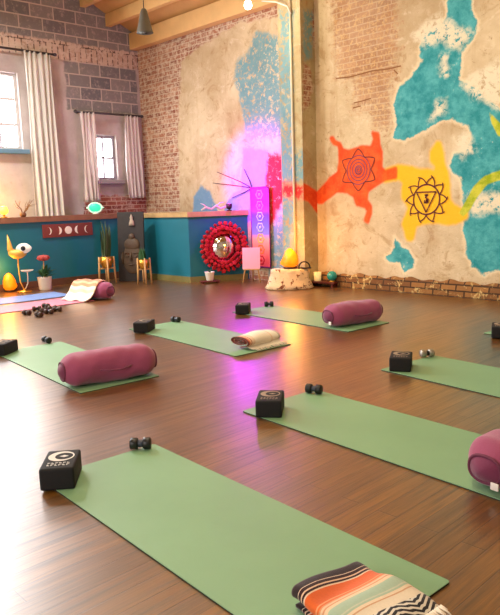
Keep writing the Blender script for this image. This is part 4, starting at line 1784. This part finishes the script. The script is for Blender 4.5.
# easel with a pink board
p = fl(252, 282)
t = thing('easel', 'small easel holding a blank pink board beside the wreath', 'easel', (p.x, p.y, 0), R(40))
PINKB = mat('pink_board', (238, 170, 190), .6, var=.05)
zb_, zt_ = .20, .53
MB().box((0, 0, (zb_+zt_)/2), (.27, .016, zt_-zb_), tilt=Matrix.Rotation(R(-8), 4, 'X'), bevel=.003).build('board', PINKB, t)
for s in (-1, 1):
    MB().tube([(s*.135, -.05, 0), (s*.07, .015, .36), (s*.03, .05, .50)], .011, 8).build('leg', STEMW, t)
MB().tube([(0, .20, 0), (0, .07, .46)], .011, 8).build('leg', STEMW, t)
MB().box((0, -.025, .20), (.25, .05, .016)).build('shelf', STEMW, t)

# chakra banner
def on_plane_y(px, py, y):
    return on_y(px, py, y)


YB = YW-.05
a_, b_, c_, d_ = on_y(250.5, 187.5, YB), on_y(268.5, 187.5, YB), on_y(253, 267, YB), on_y(271, 267, YB)
bw = ((b_-a_).length+(d_-c_).length)/2
ctrx = (a_.x+b_.x+c_.x+d_.x)/4
zt_, zb_ = (a_.z+b_.z)/2, (c_.z+d_.z)/2
t = thing('chakra_banner', 'narrow wall banner fading violet, blue, peach and red beside the pier', 'banner', (ctrx, YB, 0))
m, nt, b = new_mat('banner_fabric')
tc = nd(nt, 'ShaderNodeTexCoord')
s = nd(nt, 'ShaderNodeSeparateXYZ')
nt.links.new(tc.outputs['Object'], s.inputs[0])
f = nd(nt, 'ShaderNodeMapRange')
f.inputs[1].default_value = zb_
f.inputs[2].default_value = zt_
nt.links.new(s.outputs[2], f.inputs[0])
cr_ = nd(nt, 'ShaderNodeValToRGB')
els = cr_.color_ramp.elements
els[0].position = 0
els[0].color = lin((226, 84, 100))
els[1].position = 1
els[1].color = lin((150, 40, 200))
for pz, c in ((.2, (240, 120, 110)), (.36, (246, 160, 140)), (.42, (120, 130, 190)), (.52, (90, 110, 214)), (.66, (80, 70, 214)), (.78, (150, 40, 214))):
    e = els.new(pz)
    e.color = lin(c)
nt.links.new(f.outputs[0], cr_.inputs[0])
nt.links.new(cr_.outputs[0], b.inputs['Base Color'])
b.inputs['Roughness'].default_value = .85
MB().box((0, 0, (zt_+zb_)/2), (bw, .012, zt_-zb_)).build('fabric', m, t)
edge = MB()
hw = bw/2
edge.tube([(-hw, -.004, zt_), (hw, -.004, zt_)], .012, 8).tube([(-hw, -.004, zb_), (hw, -.004, zb_)], .012, 8)
edge.tube([(-hw, -.004, zb_), (-hw, -.004, zt_)], .010, 8).tube([(hw, -.004, zb_), (hw, -.004, zt_)], .010, 8)
edge.build('border', mat('banner_border', (110, 30, 110), .7), t)
for k, c in enumerate([(196, 24, 44), (236, 120, 50), (240, 190, 90), (150, 190, 170), (130, 170, 240), (150, 110, 240), (220, 120, 255)]):
    z = zb_+(zt_-zb_)*(.09+k*.137)
    mb = MB()
    rr = bw*.22
    mb.lathe([(rr*.62, 0), (rr*.62, .005), (rr*.86, .005), (rr*.86, 0)], seg=24, M=Matrix.Translation((0, -.006, z)) @ Matrix.Rotation(PI/2, 4, 'X'), wob=lambda a, z: 1+.12*math.cos(6*a), cap=False)
    mb.lathe([(rr*.3, 0), (rr*.3, .005), (0, .005)], seg=16, M=Matrix.Translation((0, -.006, z)) @ Matrix.Rotation(PI/2, 4, 'X'))
    mb.build('emblem', mat('banner_emblem_%d' % k, c, .8), t)

# driftwood on the wall cap and twigs reaching over it
pz = Vector((XE2, YW, 0))-efd*.34
t = tag(MB().tube([(-.26, 0, .02), (-.18, .01, .06), (-.10, -.01, .03), (-.02, .01, .075), (.05, 0, .03), (.13, .01, .06), (.2, 0, .02)],
                  [.012, .018, .016, .02, .018, .016, .008], 8).tube([(-.02, .01, .07), (.05, .02, .12), (.11, .02, .13)], [.012, .01, .005], 8)
        .tube([(-.18, .01, .06), (-.22, .0, .10), (-.27, 0, .12)], [.012, .009, .004], 8).build('driftwood', mat('driftwood_pale', (206, 190, 180), .8)),
        'pale driftwood branch lying on the wall cap above the wreath', 'driftwood')
t.location = (pz.x-.10, pz.y-.10, HP+.082)
t.rotation_euler = (0, 0, math.atan2(efd.y, efd.x))
v0 = on_y(252, 188, YW-.02)
mb = MB()
for px, py in ((217, 172), (213, 183), (232, 198), (244, 169)):
    q = on_y(px, py, YW-.03)
    mb.tube([(v0.x, v0.y, v0.z), ((v0.x*2+q.x)/3, v0.y, v0.z*.62+q.z*.38), (q.x, q.y, q.z)], [.007, .007, .005], 6)
tag(mb.build('dried_branch', mat('twig_dark', (60, 26, 50), .8)), 'dark bare branch spread on the wall left of the chakra banner top', 'branch')

# violet spotlight fixture on the cap
t = thing('light_fixture', 'small violet uplight on the wall cap beside the banner', 'lamp', (-7.70, 6.98, HP+.075), R(30))
MB().lathe([(.04, 0), (.04, .012), (.015, .018), (.015, .04), (0, .04)], seg=16).build('base', BLACKM, t)
MB().lathe([(.03, .03), (.045, .05), (.05, .11), (.044, .11), (0, .09)], seg=18).build('housing', BLACKM, t)
MB().lathe([(.043, .1105), (0, .1125)], seg=18).build('lens', mat('violet_glow', (200, 60, 255), .4, emis=(190, 40, 255), estr=4.0), t)

# ------------------------------------------------------------------ pedestal, salt lamp, trays right of the pier
p = fl(292.5, 289)
pva = math.atan2(p.y, p.x)-PI/2
pc = Vector((p.x-.05, p.y+.0, 0))
hp_ = .285
m, nt, b = new_mat('pedestal_stone')
v = coords(nt)
n = noise(nt, 14, 4, .6, v)
n2 = noise(nt, 60, 3, .6, v)
col = mix(nt, ramp_range(nt, n, .56, .62), lin((232, 202, 160)), lin((128, 70, 36)))
nt.links.new(col, b.inputs['Base Color'])
b.inputs['Roughness'].default_value = .8
bump(nt, b, math_n(nt, 'ADD', n, n2), .5, .02)
t = tag(MB().lathe([(.30, 0), (.33, .02), (.30, .07), (.275, .15), (.27, .24), (.262, hp_-.01), (.24, hp_), (0, hp_)], seg=60, M=Matrix.Rotation(pva, 4, 'Z') @ Matrix.Diagonal((1, .5, 1, 1)),
                   wob=lambda a, z: 1+.035*math.sin(5*a+z*30)+.025*math.sin(11*a-z*50)+(.10*max(0, math.cos(a+2.3)) if z < .1 else 0)).build('pedestal', m),
        'low pale stone pedestal with dark specks under the glowing salt lamp', 'pedestal')
t.location = pc
pl = pc+Vector((-.04, -.02, hp_))
q = on_y(290, 262, pc.y)
salt_lamp('bright yellow salt lamp on the pale stone pedestal', (q.x, pc.y-.0, hp_+.002), .28, .12, 1.5, 16)
q = on_y(308, 268, pc.y)
o = tag(MB().tube([(.075*math.cos(PI*i/12), 0, .02+.075*math.sin(PI*i/12)) for i in range(13)], .010, 8).box((0, 0, .008), (.19, .06, .016), bevel=.004).build('arch_ornament', BLACKM),
        'small dark arch ornament on the pedestal beside the salt lamp', 'ornament')
o.location = (pc.x+.19, pc.y+.10, hp_)
o.rotation_euler = (0, 0, R(40))
p = fl(325, 286.3)
tz = .075
o = tag(MB().box((0, 0, tz-.012), (.42, .17, .024), bevel=.004).box((-.17, 0, (tz-.024)/2), (.03, .15, tz-.024)).box((.17, 0, (tz-.024)/2), (.03, .15, tz-.024)).build('tray', DKRED),
        'low dark red wooden stand under the teal globe and cream cup', 'tray', 'low red trays')
o.location = (p.x, p.y-.02, 0)
o.rotation_euler = (0, 0, R(8))
q = on_y(318.5, 281, p.y)
t = thing('candle_cup', 'cream candle cup beside the teal globe', 'candle cup', (q.x, p.y-.02, tz))
MB().lathe([(.045, 0), (.05, .008), (.056, .125), (.05, .125), (.046, .09), (0, .085)], seg=24).build('cup', mat('cream_wax', (244, 226, 170), .5, emis=(255, 220, 140), estr=.25), t)
q = on_y(332.5, 280, p.y)
t = thing('globe', 'small teal glass globe on a low red stand', 'globe', (q.x, p.y-.01, tz))
MB().lathe([(.04, 0), (.045, .012), (.02, .02), (0, .022)], seg=18).build('ring_base', GOLD, t)
MB().lathe([(0.0, .012)]+[(.072*math.sin(PI*i/14), .082-.072*math.cos(PI*i/14)) for i in range(1, 14)]+[(0, .154)], seg=26).build('glass_ball', mat('teal_glass', (30, 150, 140), .12, var=.35, scale=30, bmp=0, coat=.6), t)

# conduit and cable on the pier
xq = on_y(292, 100, YC-.02).x
o = tag(MB().tube([(xq, YC-.02, .05), (xq, YC-.02, 4.05)], .016, 10).build('conduit', mat('conduit_paint', (214, 206, 178), .6)),
        'thin painted conduit running up the front of the pier', 'pipe')
q0, q1, q2, q3_ = on_y(262, 1, YC-.1), on_y(276, 2, YC-.1), on_y(287, 6, YC-.06), on_y(291, 14, YC-.04)
o = tag(MB().tube([q0, q1, q2, q3_], .010, 8).build('cable', mat('cable_white', (226, 220, 206), .5)), 'loose white cable curving over the top of the pier', 'cable')

# ------------------------------------------------------------------ pendant lamp and ceiling bulb
DPT = 5.6
pp = on_y(145, 33, DPT)
pt = on_y(145, 8, DPT)
hh = pt.z-pp.z
t = thing('pendant_lamp', 'grey cone pendant lamp hanging from the roof joists', 'pendant lamp', (pp.x, DPT, pp.z))
rb_ = .115
GREYC = mat('pendant_grey', (92, 90, 80), .5, .2)
MB().lathe([(rb_, 0), (rb_*.96, .01), (rb_*.42, hh*.86), (rb_*.28, hh*.97), (.02, hh), (.02, hh), (.0, hh*.985), (rb_*.24, hh*.95), (rb_*.38, hh*.84), (rb_*.9, .012), (rb_, 0)], seg=32).build('shade', GREYC, t)
MB().lathe([(0, .06), (.03, .07), (.04, .11), (.025, .15), (.015, .19), (0, .2)], seg=18).build('bulb', mat('bulb_warm', (255, 230, 190), .4, emis=(255, 220, 170), estr=2), t)
MB().tube([(0, 0, hh*.99), (0, 0, roof_z(DPT)-pp.z)], .006, 8).build('cord', BLACKM, t)
q = on_y(248, 5, 6.3)
lamp('ceiling_bulb_glow', 'POINT', (q.x+.05, 6.25, q.z-.14), 26, WARM, .05)
t = thing('ceiling_bulb', 'bright round bulb hanging just below the ceiling joists', 'bulb', (q.x, 6.3, q.z))
MB().lathe([(0, -.055), (.03, -.048), (.052, -.01), (.045, .03), (.02, .06), (0, .065)], seg=20).build('bulb', mat('bulb_bright', (255, 244, 220), .4, emis=(255, 236, 200), estr=12), t)
MB().lathe([(.022, .055), (.024, .10), (.012, .115), (0, .115)], seg=14).build('socket', BLACKM, t)
MB().tube([(0, 0, .11), (0, 0, roof_z(6.3)-q.z)], .006, 8).build('cord', BLACKM, t)
